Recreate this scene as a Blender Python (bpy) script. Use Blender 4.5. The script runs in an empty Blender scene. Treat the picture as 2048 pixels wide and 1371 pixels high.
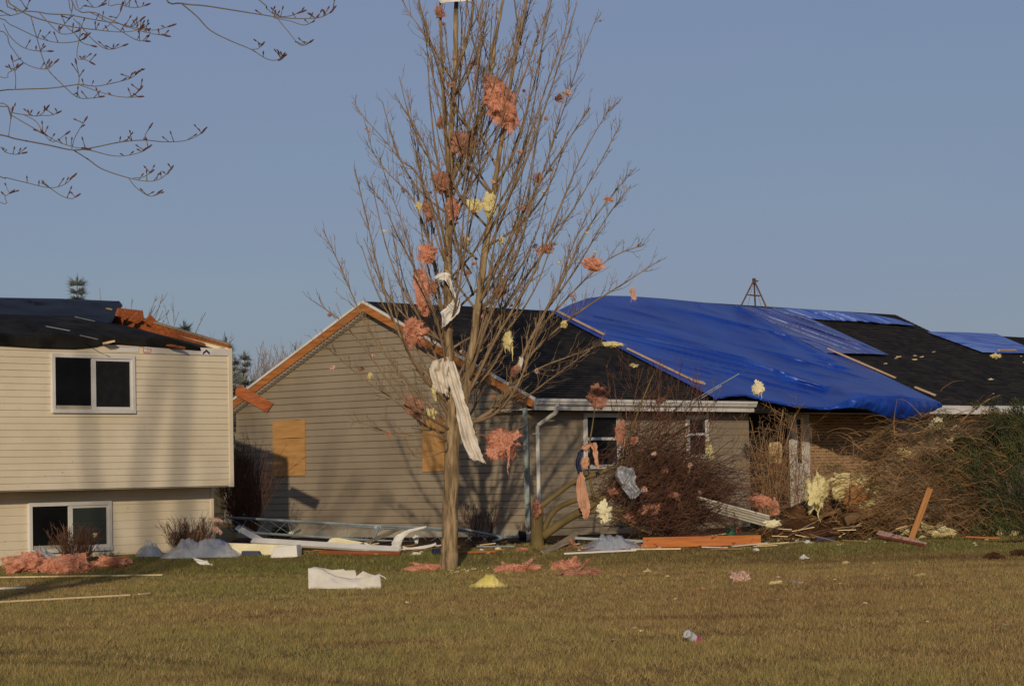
import bpy, math, random
import numpy as np
from mathutils import Vector, Matrix, noise as mnoise
random.seed(7)
S = bpy.context.scene
COL = S.collection

# ------------------------------------------------------------------ camera
FPX = 5000.0                                   # focal length in pixels of the 2048 wide photograph
PITCH = math.atan(265 / FPX); ROLL = math.radians(1.2)
EYE = Vector((0, 0, 1.6))
FWD = Vector((0, math.cos(PITCH), math.sin(PITCH)))
_U0 = Vector((0, -math.sin(PITCH), math.cos(PITCH)))
RGT = math.cos(ROLL) * Vector((1, 0, 0)) - math.sin(ROLL) * _U0
UPV = math.sin(ROLL) * Vector((1, 0, 0)) + math.cos(ROLL) * _U0
cam_d = bpy.data.cameras.new("camera"); cam = bpy.data.objects.new("camera", cam_d); COL.objects.link(cam)
cam_d.sensor_width = 36; cam_d.lens = FPX / 2048 * 36; cam_d.clip_start = 0.1; cam_d.clip_end = 6000
cam.matrix_world = Matrix(((RGT.x, UPV.x, -FWD.x, EYE.x), (RGT.y, UPV.y, -FWD.y, EYE.y), (RGT.z, UPV.z, -FWD.z, EYE.z), (0, 0, 0, 1)))
S.camera = cam

# ------------------------------------------------------------------ light
SUN_EL = math.radians(14.8); SUN_AZ = math.radians(182.3)      # azimuth from +Y, clockwise
w = bpy.data.worlds.new("World"); S.world = w; w.use_nodes = True
wn = w.node_tree.nodes; wl = w.node_tree.links
bg = wn["Background"]; sky = wn.new("ShaderNodeTexSky"); sky.sky_type = 'NISHITA'; sky.sun_disc = False
sky.sun_elevation = SUN_EL; sky.sun_rotation = SUN_AZ; sky.altitude = 200; sky.air_density = 1.0; sky.dust_density = 1.0; sky.ozone_density = 3.0
hz = wn.new('ShaderNodeMix'); hz.data_type = 'RGBA'; hz.inputs['Factor'].default_value = 0.58          # thin even winter haze in the sky
hz.inputs['B'].default_value = (3.6, 4.2, 6.5, 1); wl.new(sky.outputs[0], hz.inputs['A']); wl.new(hz.outputs['Result'], bg.inputs[0])
stc = wn.new('ShaderNodeTexCoord'); smp = wn.new('ShaderNodeMapping'); smp.inputs['Scale'].default_value = (2.2, 2.2, 14); scn = wn.new('ShaderNodeTexNoise'); scn.inputs['Scale'].default_value = 2.0; scn.inputs['Detail'].default_value = 4
wl.new(stc.outputs['Generated'], smp.inputs['Vector']); wl.new(smp.outputs[0], scn.inputs['Vector']); smr = wn.new('ShaderNodeMapRange'); smr.inputs['From Min'].default_value = 0.3; smr.inputs['From Max'].default_value = 0.7; smr.inputs['To Min'].default_value = 0.48; smr.inputs['To Max'].default_value = 0.68
wl.new(scn.outputs['Fac'], smr.inputs['Value']); wl.new(smr.outputs['Result'], hz.inputs['Factor']); bg.inputs[1].default_value = 0.075
sd = bpy.data.lights.new("sun", 'SUN'); sd.energy = 3.25; sd.angle = math.radians(0.53); sd.color = (1.0, 0.85, 0.66)
sun = bpy.data.objects.new("sun", sd); COL.objects.link(sun)
SUNV = Vector((math.sin(SUN_AZ) * math.cos(SUN_EL), math.cos(SUN_AZ) * math.cos(SUN_EL), math.sin(SUN_EL)))
sun.rotation_euler = SUNV.to_track_quat('Z', 'Y').to_euler(); sun.location = (0, -20, 30)
S.view_settings.view_transform = 'Standard'; S.view_settings.look = 'None'; S.view_settings.gamma = 1.0
S.view_settings.exposure = -0.28

# ------------------------------------------------------------------ geometry helpers
def ray(px, py): return FWD + RGT * ((px - 1024) / FPX) + UPV * ((685.5 - py) / FPX)
def at(px, py, Y):
    r = ray(px, py); return EYE + r * (Y / r.y)
def plane(px, py, P, n):
    r = ray(px, py); return EYE + r * ((P - EYE).dot(n) / r.dot(n))
def sstep(a, b, x):
    t = min(1, max(0, (x - a) / (b - a))); return t * t * (3 - 2 * t)
def gz(x, y): return 0.245 * sstep(42.6, 48.5, y) + 0.035 * sstep(48, 54, y)
def ground(px, py):
    Y = 40.0
    for _ in range(40):
        r = ray(px, py)
        if r.z >= -1e-4: break
        Y = 0.5 * Y + 0.5 * ((gz(0, Y) - EYE.z) / r.z * r.y)
    p = at(px, py, Y); p.z = gz(p.x, p.y); return p
def lin(r, g, b):
    f = lambda c: (c / 255 / 12.92) if c <= 10 else ((c / 255 + 0.055) / 1.055) ** 2.4
    return (f(r), f(g), f(b), 1)
def fbm(p, s=1.0, o=3): return mnoise.fractal(Vector(p) * s, 1.0, 2.0, o)
def vrand(): return Vector((random.gauss(0, 1), random.gauss(0, 1), random.gauss(0, 1))).normalized()

WL = {}
class MB:
    def __init__(self): self.v = []; self.f = []; self.mi = []; self.cur = 0
    def add(self, vs, fs):
        o = len(self.v); self.v += [Vector(v) for v in vs]; self.f += [tuple(i + o for i in f) for f in fs]; self.mi += [self.cur] * len(fs); return o
    def box(self, c, ax, ay, az, sx, sy, sz):
        c = Vector(c); X = ax * (sx / 2); Y = ay * (sy / 2); Z = az * (sz / 2)
        vs = [c + X * i + Y * j + Z * k for i in (-1, 1) for j in (-1, 1) for k in (-1, 1)]
        self.add(vs, [(0, 1, 3, 2), (4, 6, 7, 5), (0, 4, 5, 1), (2, 3, 7, 6), (0, 2, 6, 4), (1, 5, 7, 3)])
    def bar(self, p, q, wid, thick, up=Vector((0, 0, 1))):
        p = Vector(p); q = Vector(q); d = (q - p); L = d.length; d.normalize()
        s = d.cross(up)
        if s.length < 1e-4: s = d.cross(Vector((1, 0, 0)))
        s.normalize(); t = s.cross(d)
        self.box((p + q) / 2, d, s, t, L, wid, thick)
    def prism(self, poly, ext):
        n = len(poly); ext = Vector(ext)
        vs = [Vector(p) for p in poly] + [Vector(p) + ext for p in poly]
        fs = [tuple(range(n))[::-1], tuple(range(n, 2 * n))] + [(i, (i + 1) % n, n + (i + 1) % n, n + i) for i in range(n)]
        self.add(vs, fs)
    def tube(self, pts, rad, sides=6, cap=True):
        n = len(pts)
        if not hasattr(rad, '__len__'): rad = [rad] * n
        vs = []; prev = None
        for i, p in enumerate(pts):
            t = (pts[min(i + 1, n - 1)] - pts[max(i - 1, 0)])
            if t.length < 1e-9: t = Vector((0, 0, 1))
            t.normalize()
            if prev is None:
                a = Vector((0, 0, 1)) if abs(t.z) < 0.9 else Vector((1, 0, 0)); s = t.cross(a).normalized()
            else:
                s = prev - t * prev.dot(t)
                s = s.normalized() if s.length > 1e-6 else t.orthogonal().normalized()
            prev = s; b = t.cross(s)
            for k in range(sides):
                an = 2 * math.pi * k / sides; vs.append(p + (s * math.cos(an) + b * math.sin(an)) * rad[i])
        fs = []
        for i in range(n - 1):
            for k in range(sides):
                k2 = (k + 1) % sides; fs.append((i * sides + k, i * sides + k2, (i + 1) * sides + k2, (i + 1) * sides + k))
        if cap: fs += [tuple(range(sides))[::-1], tuple((n - 1) * sides + k for k in range(sides))]
        self.add(vs, fs)
    def grid(self, pts, nu, nv, thick=0.0):      # pts row-major: nv rows of nu
        fs = [(j * nu + i, j * nu + i + 1, (j + 1) * nu + i + 1, (j + 1) * nu + i) for j in range(nv - 1) for i in range(nu - 1)]
        self.add(pts, fs)
    def build(self, name, mat, parent=None, smooth=False, uvf=None, loc=None):
        me = bpy.data.meshes.new(name)
        if parent is not None: o0 = WL[parent.name]
        elif loc is not None: o0 = Vector(loc)
        else:
            xs = [v.x for v in self.v]; ys = [v.y for v in self.v]; zs = [v.z for v in self.v]
            o0 = Vector(((min(xs) + max(xs)) / 2, (min(ys) + max(ys)) / 2, min(zs)))
        me.from_pydata([(v.x - o0.x, v.y - o0.y, v.z - o0.z) for v in self.v], [], self.f)
        for mm in (mat if isinstance(mat, (list, tuple)) else [mat]): me.materials.append(mm)
        if any(self.mi): me.polygons.foreach_set('material_index', self.mi)
        if smooth: me.polygons.foreach_set('use_smooth', [True] * len(me.polygons))
        if uvf:
            uv = me.uv_layers.new(name='UVMap'); vi = np.empty(len(me.loops), dtype=np.int32); me.loops.foreach_get('vertex_index', vi)
            arr = np.array([uvf(v) for v in self.v], dtype=np.float32); uv.data.foreach_set('uv', arr[vi].ravel())
        me.update()
        o = bpy.data.objects.new(name, me); COL.objects.link(o)
        if parent is not None: o.parent = parent; WL[o.name] = o0
        else: o.location = o0; WL[o.name] = o0
        return o
def thing(name, label, cat, loc, group=None):
    o = bpy.data.objects.new(name, None); COL.objects.link(o); o.location = loc; WL[o.name] = Vector(loc)
    o.empty_display_size = 0.2
    return tag(o, label, cat, group)
def tag(o, label, cat, group=None):
    o['label'] = label; o['category'] = cat
    if group: o['group'] = group
    return o
def struct(o, kind='structure'): o['kind'] = kind; return o
def solid(o, t, off=0.0):
    m = o.modifiers.new('thickness', 'SOLIDIFY'); m.thickness = t; m.offset = off; return o
def bevel(o, wdt):
    m = o.modifiers.new('bevel', 'BEVEL'); m.width = wdt; m.segments = 2; m.limit_method = 'ANGLE'; return o
def crom(pts, n):                               # Catmull-Rom resample of Vectors
    P = [pts[0] * 2 - pts[1]] + list(pts) + [pts[-1] * 2 - pts[-2]]; out = []
    for i in range(1, len(P) - 2):
        for k in range(n):
            t = k / n; a, b, c, d = P[i - 1], P[i], P[i + 1], P[i + 2]
            out.append(0.5 * ((2 * b) + (c - a) * t + (2 * a - 5 * b + 4 * c - d) * t * t + (3 * b - a - 3 * c + d) * t ** 3))
    out.append(pts[-1].copy()); return out

# ------------------------------------------------------------------ materials
def mat(name, c1, c2=None, rough=0.7, nscale=3.0, coord='Object', stretch=(1, 1, 1), bump=0.0, bscale=40.0, spec=0.3, detail=5, lo=0.35, hi=0.65, speck=None, sscale=30, sthr=0.7, trans=0.0, sstretch=None, bstretch=None, holes=0.0):
    m = bpy.data.materials.new(name); m.use_nodes = True; nt = m.node_tree; N = nt.nodes; L = nt.links
    b = N["Principled BSDF"]; b.inputs['Roughness'].default_value = rough; b.inputs['Specular IOR Level'].default_value = spec
    tc = N.new('ShaderNodeTexCoord'); mp = N.new('ShaderNodeMapping'); mp.inputs['Scale'].default_value = stretch
    L.new(tc.outputs[coord], mp.inputs['Vector'])
    no = N.new('ShaderNodeTexNoise'); no.inputs['Scale'].default_value = nscale; no.inputs['Detail'].default_value = detail
    L.new(mp.outputs[0], no.inputs['Vector'])
    r = N.new('ShaderNodeValToRGB'); r.color_ramp.elements[0].position = lo; r.color_ramp.elements[1].position = hi
    r.color_ramp.elements[0].color = c1; r.color_ramp.elements[1].color = c2 or c1
    L.new(no.outputs['Fac'], r.inputs[0]); colr = r.outputs[0]
    if speck:
        n2 = N.new('ShaderNodeTexNoise'); n2.inputs['Scale'].default_value = sscale; n2.inputs['Detail'].default_value = 3
        
        if sstretch:
            mp2 = N.new('ShaderNodeMapping'); mp2.inputs['Scale'].default_value = sstretch; L.new(tc.outputs[coord], mp2.inputs['Vector']); L.new(mp2.outputs[0], n2.inputs['Vector'])
        else: L.new(tc.outputs[coord], n2.inputs['Vector'])
        r2 = N.new('ShaderNodeValToRGB'); r2.color_ramp.elements[0].position = sthr; r2.color_ramp.elements[1].position = sthr + 0.06
        r2.color_ramp.elements[0].color = (0, 0, 0, 1); r2.color_ramp.elements[1].color = (1, 1, 1, 1)
        L.new(n2.outputs['Fac'], r2.inputs[0])
        mx = N.new('ShaderNodeMix'); mx.data_type = 'RGBA'; L.new(r2.outputs[0], mx.inputs['Factor']); L.new(colr, mx.inputs['A']); mx.inputs['B'].default_value = speck
        colr = mx.outputs['Result']
    L.new(colr, b.inputs['Base Color'])
    if bump:
        n3 = N.new('ShaderNodeTexNoise'); n3.inputs['Scale'].default_value = bscale; n3.inputs['Detail'].default_value = 4
        if bstretch:
            mp3 = N.new('ShaderNodeMapping'); mp3.inputs['Scale'].default_value = bstretch; L.new(tc.outputs[coord], mp3.inputs['Vector']); L.new(mp3.outputs[0], n3.inputs['Vector'])
        else: L.new(mp.outputs[0], n3.inputs['Vector'])
        bp = N.new('ShaderNodeBump'); bp.inputs['Strength'].default_value = bump; bp.inputs['Distance'].default_value = 0.02
        L.new(n3.outputs['Fac'], bp.inputs['Height']); L.new(bp.outputs[0], b.inputs['Normal'])
    if holes:                                                     # loose fibre: fine gaps between the strands
        nh = N.new('ShaderNodeTexNoise'); nh.inputs['Scale'].default_value = 34; nh.inputs['Detail'].default_value = 6; nh.inputs['Roughness'].default_value = 0.7; L.new(tc.outputs[coord], nh.inputs['Vector'])
        rh = N.new('ShaderNodeValToRGB'); rh.color_ramp.elements[0].position = 1 - holes - .06; rh.color_ramp.elements[1].position = 1 - holes + .06; L.new(nh.outputs['Fac'], rh.inputs[0])
        tr = N.new('ShaderNodeBsdfTransparent'); ms = N.new('ShaderNodeMixShader'); L.new(rh.outputs[0], ms.inputs[0]); L.new(b.outputs[0], ms.inputs[1]); L.new(tr.outputs[0], ms.inputs[2]); L.new(ms.outputs[0], N['Material Output'].inputs[0])
    if trans:
        tr = N.new('ShaderNodeBsdfTransparent'); ms = N.new('ShaderNodeMixShader'); ms.inputs[0].default_value = trans
        L.new(b.outputs[0], ms.inputs[1]); L.new(tr.outputs[0], ms.inputs[2]); L.new(ms.outputs[0], N['Material Output'].inputs[0])
    return m
M = {}
M['beige'] = mat('beige_siding', lin(212, 197, 166), lin(222, 208, 179), 0.55, 1.3, bump=0.08, bscale=60, speck=lin(104, 80, 54), sscale=19, sthr=0.715)
M['taupe'] = mat('taupe_siding', lin(138, 124, 102), lin(151, 136, 113), 0.55, 1.2, bump=0.08, bscale=60, speck=lin(80, 66, 48), sscale=9, sthr=0.75)
M['white'] = mat('white_paint', lin(202, 196, 184), lin(218, 213, 202), 0.45, 3, speck=lin(150, 135, 110), sscale=18, sthr=0.68)
M['vinyl'] = mat('white_vinyl', lin(194, 190, 180), lin(212, 208, 199), 0.35, 2)
M['glass'] = mat('window_glass', lin(12, 12, 11), lin(22, 21, 19), 0.2, 2, spec=0.14)
M['screen'] = mat('insect_screen', lin(26, 25, 24), lin(34, 33, 31), 0.6, 8, spec=0.2)
M['blind'] = mat('dark_blind', lin(36, 42, 38), lin(60, 66, 58), 0.5, 1.0, stretch=(0.01, 0.01, 26))
M['wood'] = mat('bare_lumber', lin(142, 94, 46), lin(168, 116, 62), 0.7, 2.2, stretch=(1, 14, 14), bump=0.1)
M['rakewood'] = mat('orange_fascia_wood', lin(146, 86, 40), lin(182, 118, 60), 0.7, 2.0, coord='UV', stretch=(0.7, 8, 1), detail=6)
M['cedar'] = mat('red_cedar_lumber', lin(126, 66, 32), lin(162, 92, 46), 0.7, 2.0, stretch=(1, 12, 12))
M['orangewood'] = mat('orange_lumber', lin(160, 88, 32), lin(182, 108, 46), 0.65, 2.0, stretch=(1, 9, 9), speck=lin(80, 38, 12), sscale=9, sthr=0.66)
M['oldwood'] = mat('old_grey_wood', lin(120, 104, 82), lin(160, 142, 112), 0.8, 3, stretch=(1, 12, 12))
M['palewood'] = mat('pale_wood', lin(206, 176, 128), lin(222, 196, 150), 0.75, 3, stretch=(1, 10, 10))
M['batten'] = mat('pine_batten', lin(178, 144, 112), lin(196, 164, 132), 0.75, 3, stretch=(1, 10, 10))
M['ply'] = mat('plywood', lin(166, 120, 66), lin(188, 143, 86), 0.7, 1.6, coord='UV', stretch=(7, 1, 1), detail=7, lo=0.3, hi=0.7, speck=lin(118, 74, 34), sscale=1.3, sstretch=(11, .7, 1), sthr=0.63)
M['redpaint'] = mat('red_paint', lin(112, 50, 36), lin(134, 66, 48), 0.6, 4)
M['bark'] = mat('grey_brown_bark', lin(92, 74, 52), lin(164, 140, 104), 0.9, 14, stretch=(1, 1, 0.16), bump=1.0, bscale=22, speck=lin(150, 138, 104), sscale=7, sthr=0.66)
M['twig'] = mat('brown_twig_bark', lin(118, 96, 70), lin(144, 120, 90), 0.85, 4)
M['maplebark'] = mat('grey_maple_bark', lin(96, 88, 76), lin(120, 108, 90), 0.85, 6, bump=0.4)
M['bud'] = mat('dark_red_bud', lin(78, 46, 42), lin(98, 60, 52), 0.7, 9)
M['redtwig'] = mat('red_brown_twig', lin(74, 50, 38), lin(112, 78, 58), 0.85, 3)
M['duntwig'] = mat('dun_twig', lin(122, 92, 62), lin(150, 118, 84), 0.85, 3)
M['strawtwig'] = mat('straw_twig', lin(92, 68, 42), lin(150, 116, 76), 0.85, 2)
M['greenbark'] = mat('green_brown_limb', lin(92, 78, 44), lin(116, 98, 58), 0.8, 3, stretch=(1, 1, 1), bump=0.3)
M['darkleaf'] = mat('dark_evergreen', lin(34, 42, 26), lin(58, 64, 38), 0.7, 2.5)
M['cedarleaf'] = mat('green_cedar_foliage', lin(40, 48, 28), lin(80, 82, 44), 0.7, 1.6)
M['hazefir'] = mat('hazed_fir_foliage', lin(82, 90, 88), lin(108, 114, 106), 0.8, 1.0)  # distance haze is mixed into this greyed foliage colour
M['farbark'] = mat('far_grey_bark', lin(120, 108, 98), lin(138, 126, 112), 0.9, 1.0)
M['pink'] = mat('pink_fibreglass', lin(186, 118, 90), lin(214, 154, 126), 0.95, 9, spec=0.05, bump=1.0, bscale=55, holes=0.43)
M['pinkpale'] = mat('pale_pink_fibreglass', lin(188, 150, 130), lin(206, 172, 154), 0.95, 6, spec=0.05, bump=0.5, bscale=30, holes=0.43)
M['pinkdark'] = mat('dusty_pink_fibreglass', lin(150, 100, 80), lin(182, 132, 108), 0.95, 9, spec=0.05, bump=1.0, bscale=55, holes=0.43)
M['yellow'] = mat('yellow_fibreglass', lin(204, 188, 126), lin(226, 212, 160), 0.95, 7, spec=0.05, bump=1.0, bscale=50, holes=0.36)
M['yellowbright'] = mat('bright_yellow_fibreglass', lin(206, 188, 96), lin(224, 208, 128), 0.95, 6, spec=0.05, bump=0.8, bscale=50)
M['foam'] = mat('off_white_foam', lin(192, 184, 166), lin(210, 203, 188), 0.7, 4, bump=0.5, bscale=9, speck=lin(150, 138, 112), sscale=9, sthr=0.7)
M['cream'] = mat('cream_foam', lin(212, 200, 156), lin(228, 218, 180), 0.85, 5, bump=0.3)
M['cloth'] = mat('white_cloth', lin(190, 178, 160), lin(214, 205, 190), 0.9, 3, spec=0.05, bump=0.7, bscale=16)
M['peach'] = mat('peach_cloth', lin(176, 130, 102), lin(198, 154, 126), 0.9, 4, spec=0.05, bump=0.7, bscale=18)
M['paper'] = mat('kraft_paper', lin(150, 102, 56), lin(176, 126, 76), 0.8, 4)
M['poly'] = mat('clear_plastic', lin(168, 172, 178), lin(190, 194, 198), 0.25, 3, spec=0.6, trans=0.55, bump=0.5, bscale=8)
M['bluetarp'] = mat('blue_tarpaulin', lin(16, 52, 138), lin(26, 68, 158), 0.36, 0.7, coord='UV', stretch=(1, 1, 1), bump=0.12, bscale=3.0, bstretch=(0.12, 2.4, 1), spec=0.4, speck=lin(78, 100, 160), sscale=1.5, sstretch=(0.05, 1.5, 1), sthr=0.70)  # speck colour paints pale sheen streaks into the blue
M['bluepale'] = mat('pale_blue_tarpaulin', lin(44, 74, 164), lin(104, 132, 196), 0.4, 1.6, coord='UV', stretch=(0.3, 3.6, 1), bump=0.5, bscale=3, bstretch=(0.3, 4, 1), spec=0.5, lo=.38, hi=.6)
M['bluethin'] = mat('worn_blue_tarpaulin', lin(30, 54, 142), lin(92, 106, 152), 0.4, 1.9, coord='UV', stretch=(0.16, 3.2, 1), lo=.40, hi=.56, bump=0.5, bscale=3, bstretch=(0.3, 4, 1), spec=0.5)
M['blacktarp'] = mat('black_tarpaulin', lin(15, 17, 22), lin(30, 31, 36), 0.5, 1.0, bump=0.4, bscale=7, spec=0.08)
M['felt'] = mat('black_roofing_felt', lin(22, 21, 20), lin(46, 43, 38), 0.75, 1.6, bump=0.4, bscale=9, spec=0.06)
M['steel'] = mat('galvanised_steel', lin(112, 120, 120), lin(140, 146, 144), 0.45, 5, spec=0.6)
M['rust'] = mat('rusty_steel', lin(70, 54, 44), lin(98, 76, 60), 0.7, 6)
M['verdigris'] = mat('weathered_green_paint', lin(112, 124, 120), lin(160, 168, 160), 0.7, 7, stretch=(1, 1, 0.6), speck=lin(96, 80, 62), sscale=12, sthr=0.6)
M['soil'] = mat('dark_soil', lin(54, 38, 26), lin(88, 62, 40), 0.95, 3, bump=1.0, bscale=18, spec=0.05)
M['mulch'] = mat('wood_mulch', lin(48, 36, 24), lin(80, 62, 40), 0.95, 6, bump=1.0, bscale=30, spec=0.05)
M['navy'] = mat('dark_blue_plastic', lin(24, 32, 58), lin(34, 44, 74), 0.5, 3)
M['blueplastic'] = mat('bright_blue_plastic', lin(30, 44, 150), lin(40, 56, 170), 0.4, 3)
M['greenplastic'] = mat('green_plastic', lin(40, 84, 66), lin(54, 100, 80), 0.5, 3)
M['tan'] = mat('tan_panel', lin(178, 150, 100), lin(190, 162, 112), 0.7, 3)
M['magenta'] = mat('magenta_print', lin(205, 24, 120), lin(214, 40, 130), 0.4, 3)
M['bottle'] = mat('clear_bottle_plastic', lin(180, 178, 176), lin(206, 204, 200), 0.15, 20, spec=0.6, trans=0.25)
M['redink'] = mat('red_print', lin(196, 50, 40), lin(206, 62, 50), 0.6, 3)
M['blueink'] = mat('navy_print', lin(40, 48, 84), lin(48, 56, 94), 0.6, 3)
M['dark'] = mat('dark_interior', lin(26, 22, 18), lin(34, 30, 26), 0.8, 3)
M['concrete'] = mat('concrete', lin(150, 140, 120), lin(168, 158, 138), 0.85, 4)

def brick_mat():
    m = bpy.data.materials.new('brown_brick'); m.use_nodes = True; N = m.node_tree.nodes; L = m.node_tree.links; b = N["Principled BSDF"]
    b.inputs['Roughness'].default_value = 0.85; tc = N.new('ShaderNodeTexCoord'); br = N.new('ShaderNodeTexBrick')
    br.inputs['Scale'].default_value = 1.0; br.inputs['Brick Width'].default_value = 0.21; br.inputs['Row Height'].default_value = 0.075; br.inputs['Mortar Size'].default_value = 0.009
    br.inputs['Color1'].default_value = lin(122, 88, 56); br.inputs['Color2'].default_value = lin(170, 130, 88); br.inputs['Mortar'].default_value = lin(186, 160, 122)
    L.new(tc.outputs['UV'], br.inputs['Vector']); L.new(br.outputs['Color'], b.inputs['Base Color'])
    bp = N.new('ShaderNodeBump'); bp.inputs['Strength'].default_value = 0.5; bp.inputs['Distance'].default_value = 0.008; bp.invert = True
    L.new(br.outputs['Fac'], bp.inputs['Height']); L.new(bp.outputs[0], b.inputs['Normal']); return m
M['brick'] = brick_mat()
def shingle_mat():
    m = bpy.data.materials.new('charcoal_shingles'); m.use_nodes = True; N = m.node_tree.nodes; L = m.node_tree.links; b = N["Principled BSDF"]
    b.inputs['Roughness'].default_value = 0.85; b.inputs['Specular IOR Level'].default_value = 0.1
    tc = N.new('ShaderNodeTexCoord'); br = N.new('ShaderNodeTexBrick'); br.inputs['Scale'].default_value = 1.0
    br.inputs['Brick Width'].default_value = 0.3; br.inputs['Row Height'].default_value = 0.14; br.inputs['Mortar Size'].default_value = 0.004; br.offset = 0.37
    br.inputs['Color1'].default_value = lin(36, 33, 30); br.inputs['Color2'].default_value = lin(58, 53, 47); br.inputs['Mortar'].default_value = lin(22, 22, 22)
    L.new(tc.outputs['UV'], br.inputs['Vector'])
    no = N.new('ShaderNodeTexNoise'); no.inputs['Scale'].default_value = 1.1; no.inputs['Detail'].default_value = 6; L.new(tc.outputs['UV'], no.inputs['Vector'])
    mx = N.new('ShaderNodeMix'); mx.data_type = 'RGBA'; mx.blend_type = 'MULTIPLY'; mx.inputs['Factor'].default_value = 0.8
    r = N.new('ShaderNodeValToRGB'); r.color_ramp.elements[0].position = 0.3; r.color_ramp.elements[0].color = (0.55, 0.55, 0.55, 1); r.color_ramp.elements[1].position = 0.7; r.color_ramp.elements[1].color = (1.25, 1.2, 1.15, 1)
    L.new(no.outputs['Fac'], r.inputs[0]); L.new(br.outputs['Color'], mx.inputs['A']); L.new(r.outputs[0], mx.inputs['B']); L.new(mx.outputs['Result'], b.inputs['Base Color'])
    n2 = N.new('ShaderNodeTexNoise'); n2.inputs['Scale'].default_value = 150; L.new(tc.outputs['UV'], n2.inputs['Vector'])
    bp = N.new('ShaderNodeBump'); bp.inputs['Strength'].default_value = 0.4; bp.inputs['Distance'].default_value = 0.004; L.new(n2.outputs['Fac'], bp.inputs['Height']); L.new(bp.outputs[0], b.inputs['Normal'])
    return m
M['shingle'] = shingle_mat()
def ground_mat():
    m = bpy.data.materials.new('dormant_turf'); m.use_nodes = True; N = m.node_tree.nodes; L = m.node_tree.links; b = N["Principled BSDF"]
    b.inputs['Roughness'].default_value = 0.95; b.inputs['Specular IOR Level'].default_value = 0.05; tc = N.new('ShaderNodeTexCoord')
    n1 = N.new('ShaderNodeTexNoise'); n1.inputs['Scale'].default_value = 0.5; n1.inputs['Detail'].default_value = 8; L.new(tc.outputs['Object'], n1.inputs['Vector'])
    r = N.new('ShaderNodeValToRGB'); r.color_ramp.elements[0].position = 0.35; r.color_ramp.elements[0].color = lin(96, 80, 44); r.color_ramp.elements[1].position = 0.65; r.color_ramp.elements[1].color = lin(126, 102, 60)
    L.new(n1.outputs['Fac'], r.inputs[0]); L.new(r.outputs[0], b.inputs['Base Color'])
    return m
M['turf'] = ground_mat()
def blade_mat():
    m = bpy.data.materials.new('grass_blades'); m.use_nodes = True; N = m.node_tree.nodes; L = m.node_tree.links; b = N["Principled BSDF"]
    b.inputs['Roughness'].default_value = 0.8; b.inputs['Specular IOR Level'].default_value = 0.1
    a = N.new('ShaderNodeAttribute'); a.attribute_name = 'tint'; L.new(a.outputs['Color'], b.inputs['Base Color']); return m
M['blade'] = blade_mat()

# ------------------------------------------------------------------ ground
def lawn_sheet():
    ys = [-80, -40, -10, 5, 12] + [16 + i * 0.5 for i in range(90)] + [62, 66, 72, 80, 95, 120, 160, 240, 400, 800, 1600, 3500]
    xs = [-2500, -900, -300, -120, -60, -35, -24] + [-18 + i * 0.6 for i in range(72)] + [27, 35, 60, 120, 300, 900, 2500]
    b = MB(); vs = []
    for y in ys:
        for x in xs:
            k = 1 if abs(x) < 30 and y < 70 else 0
            vs.append(Vector((x, y, gz(x, y) + k * 0.012 * mnoise.noise(Vector((x * 0.8, y * 0.8, 0))))))
    b.grid(vs, len(xs), len(ys)); o = b.build('lawn', M['turf'], smooth=True, loc=(0, 0, 0)); struct(o)
lawn_sheet()

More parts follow.
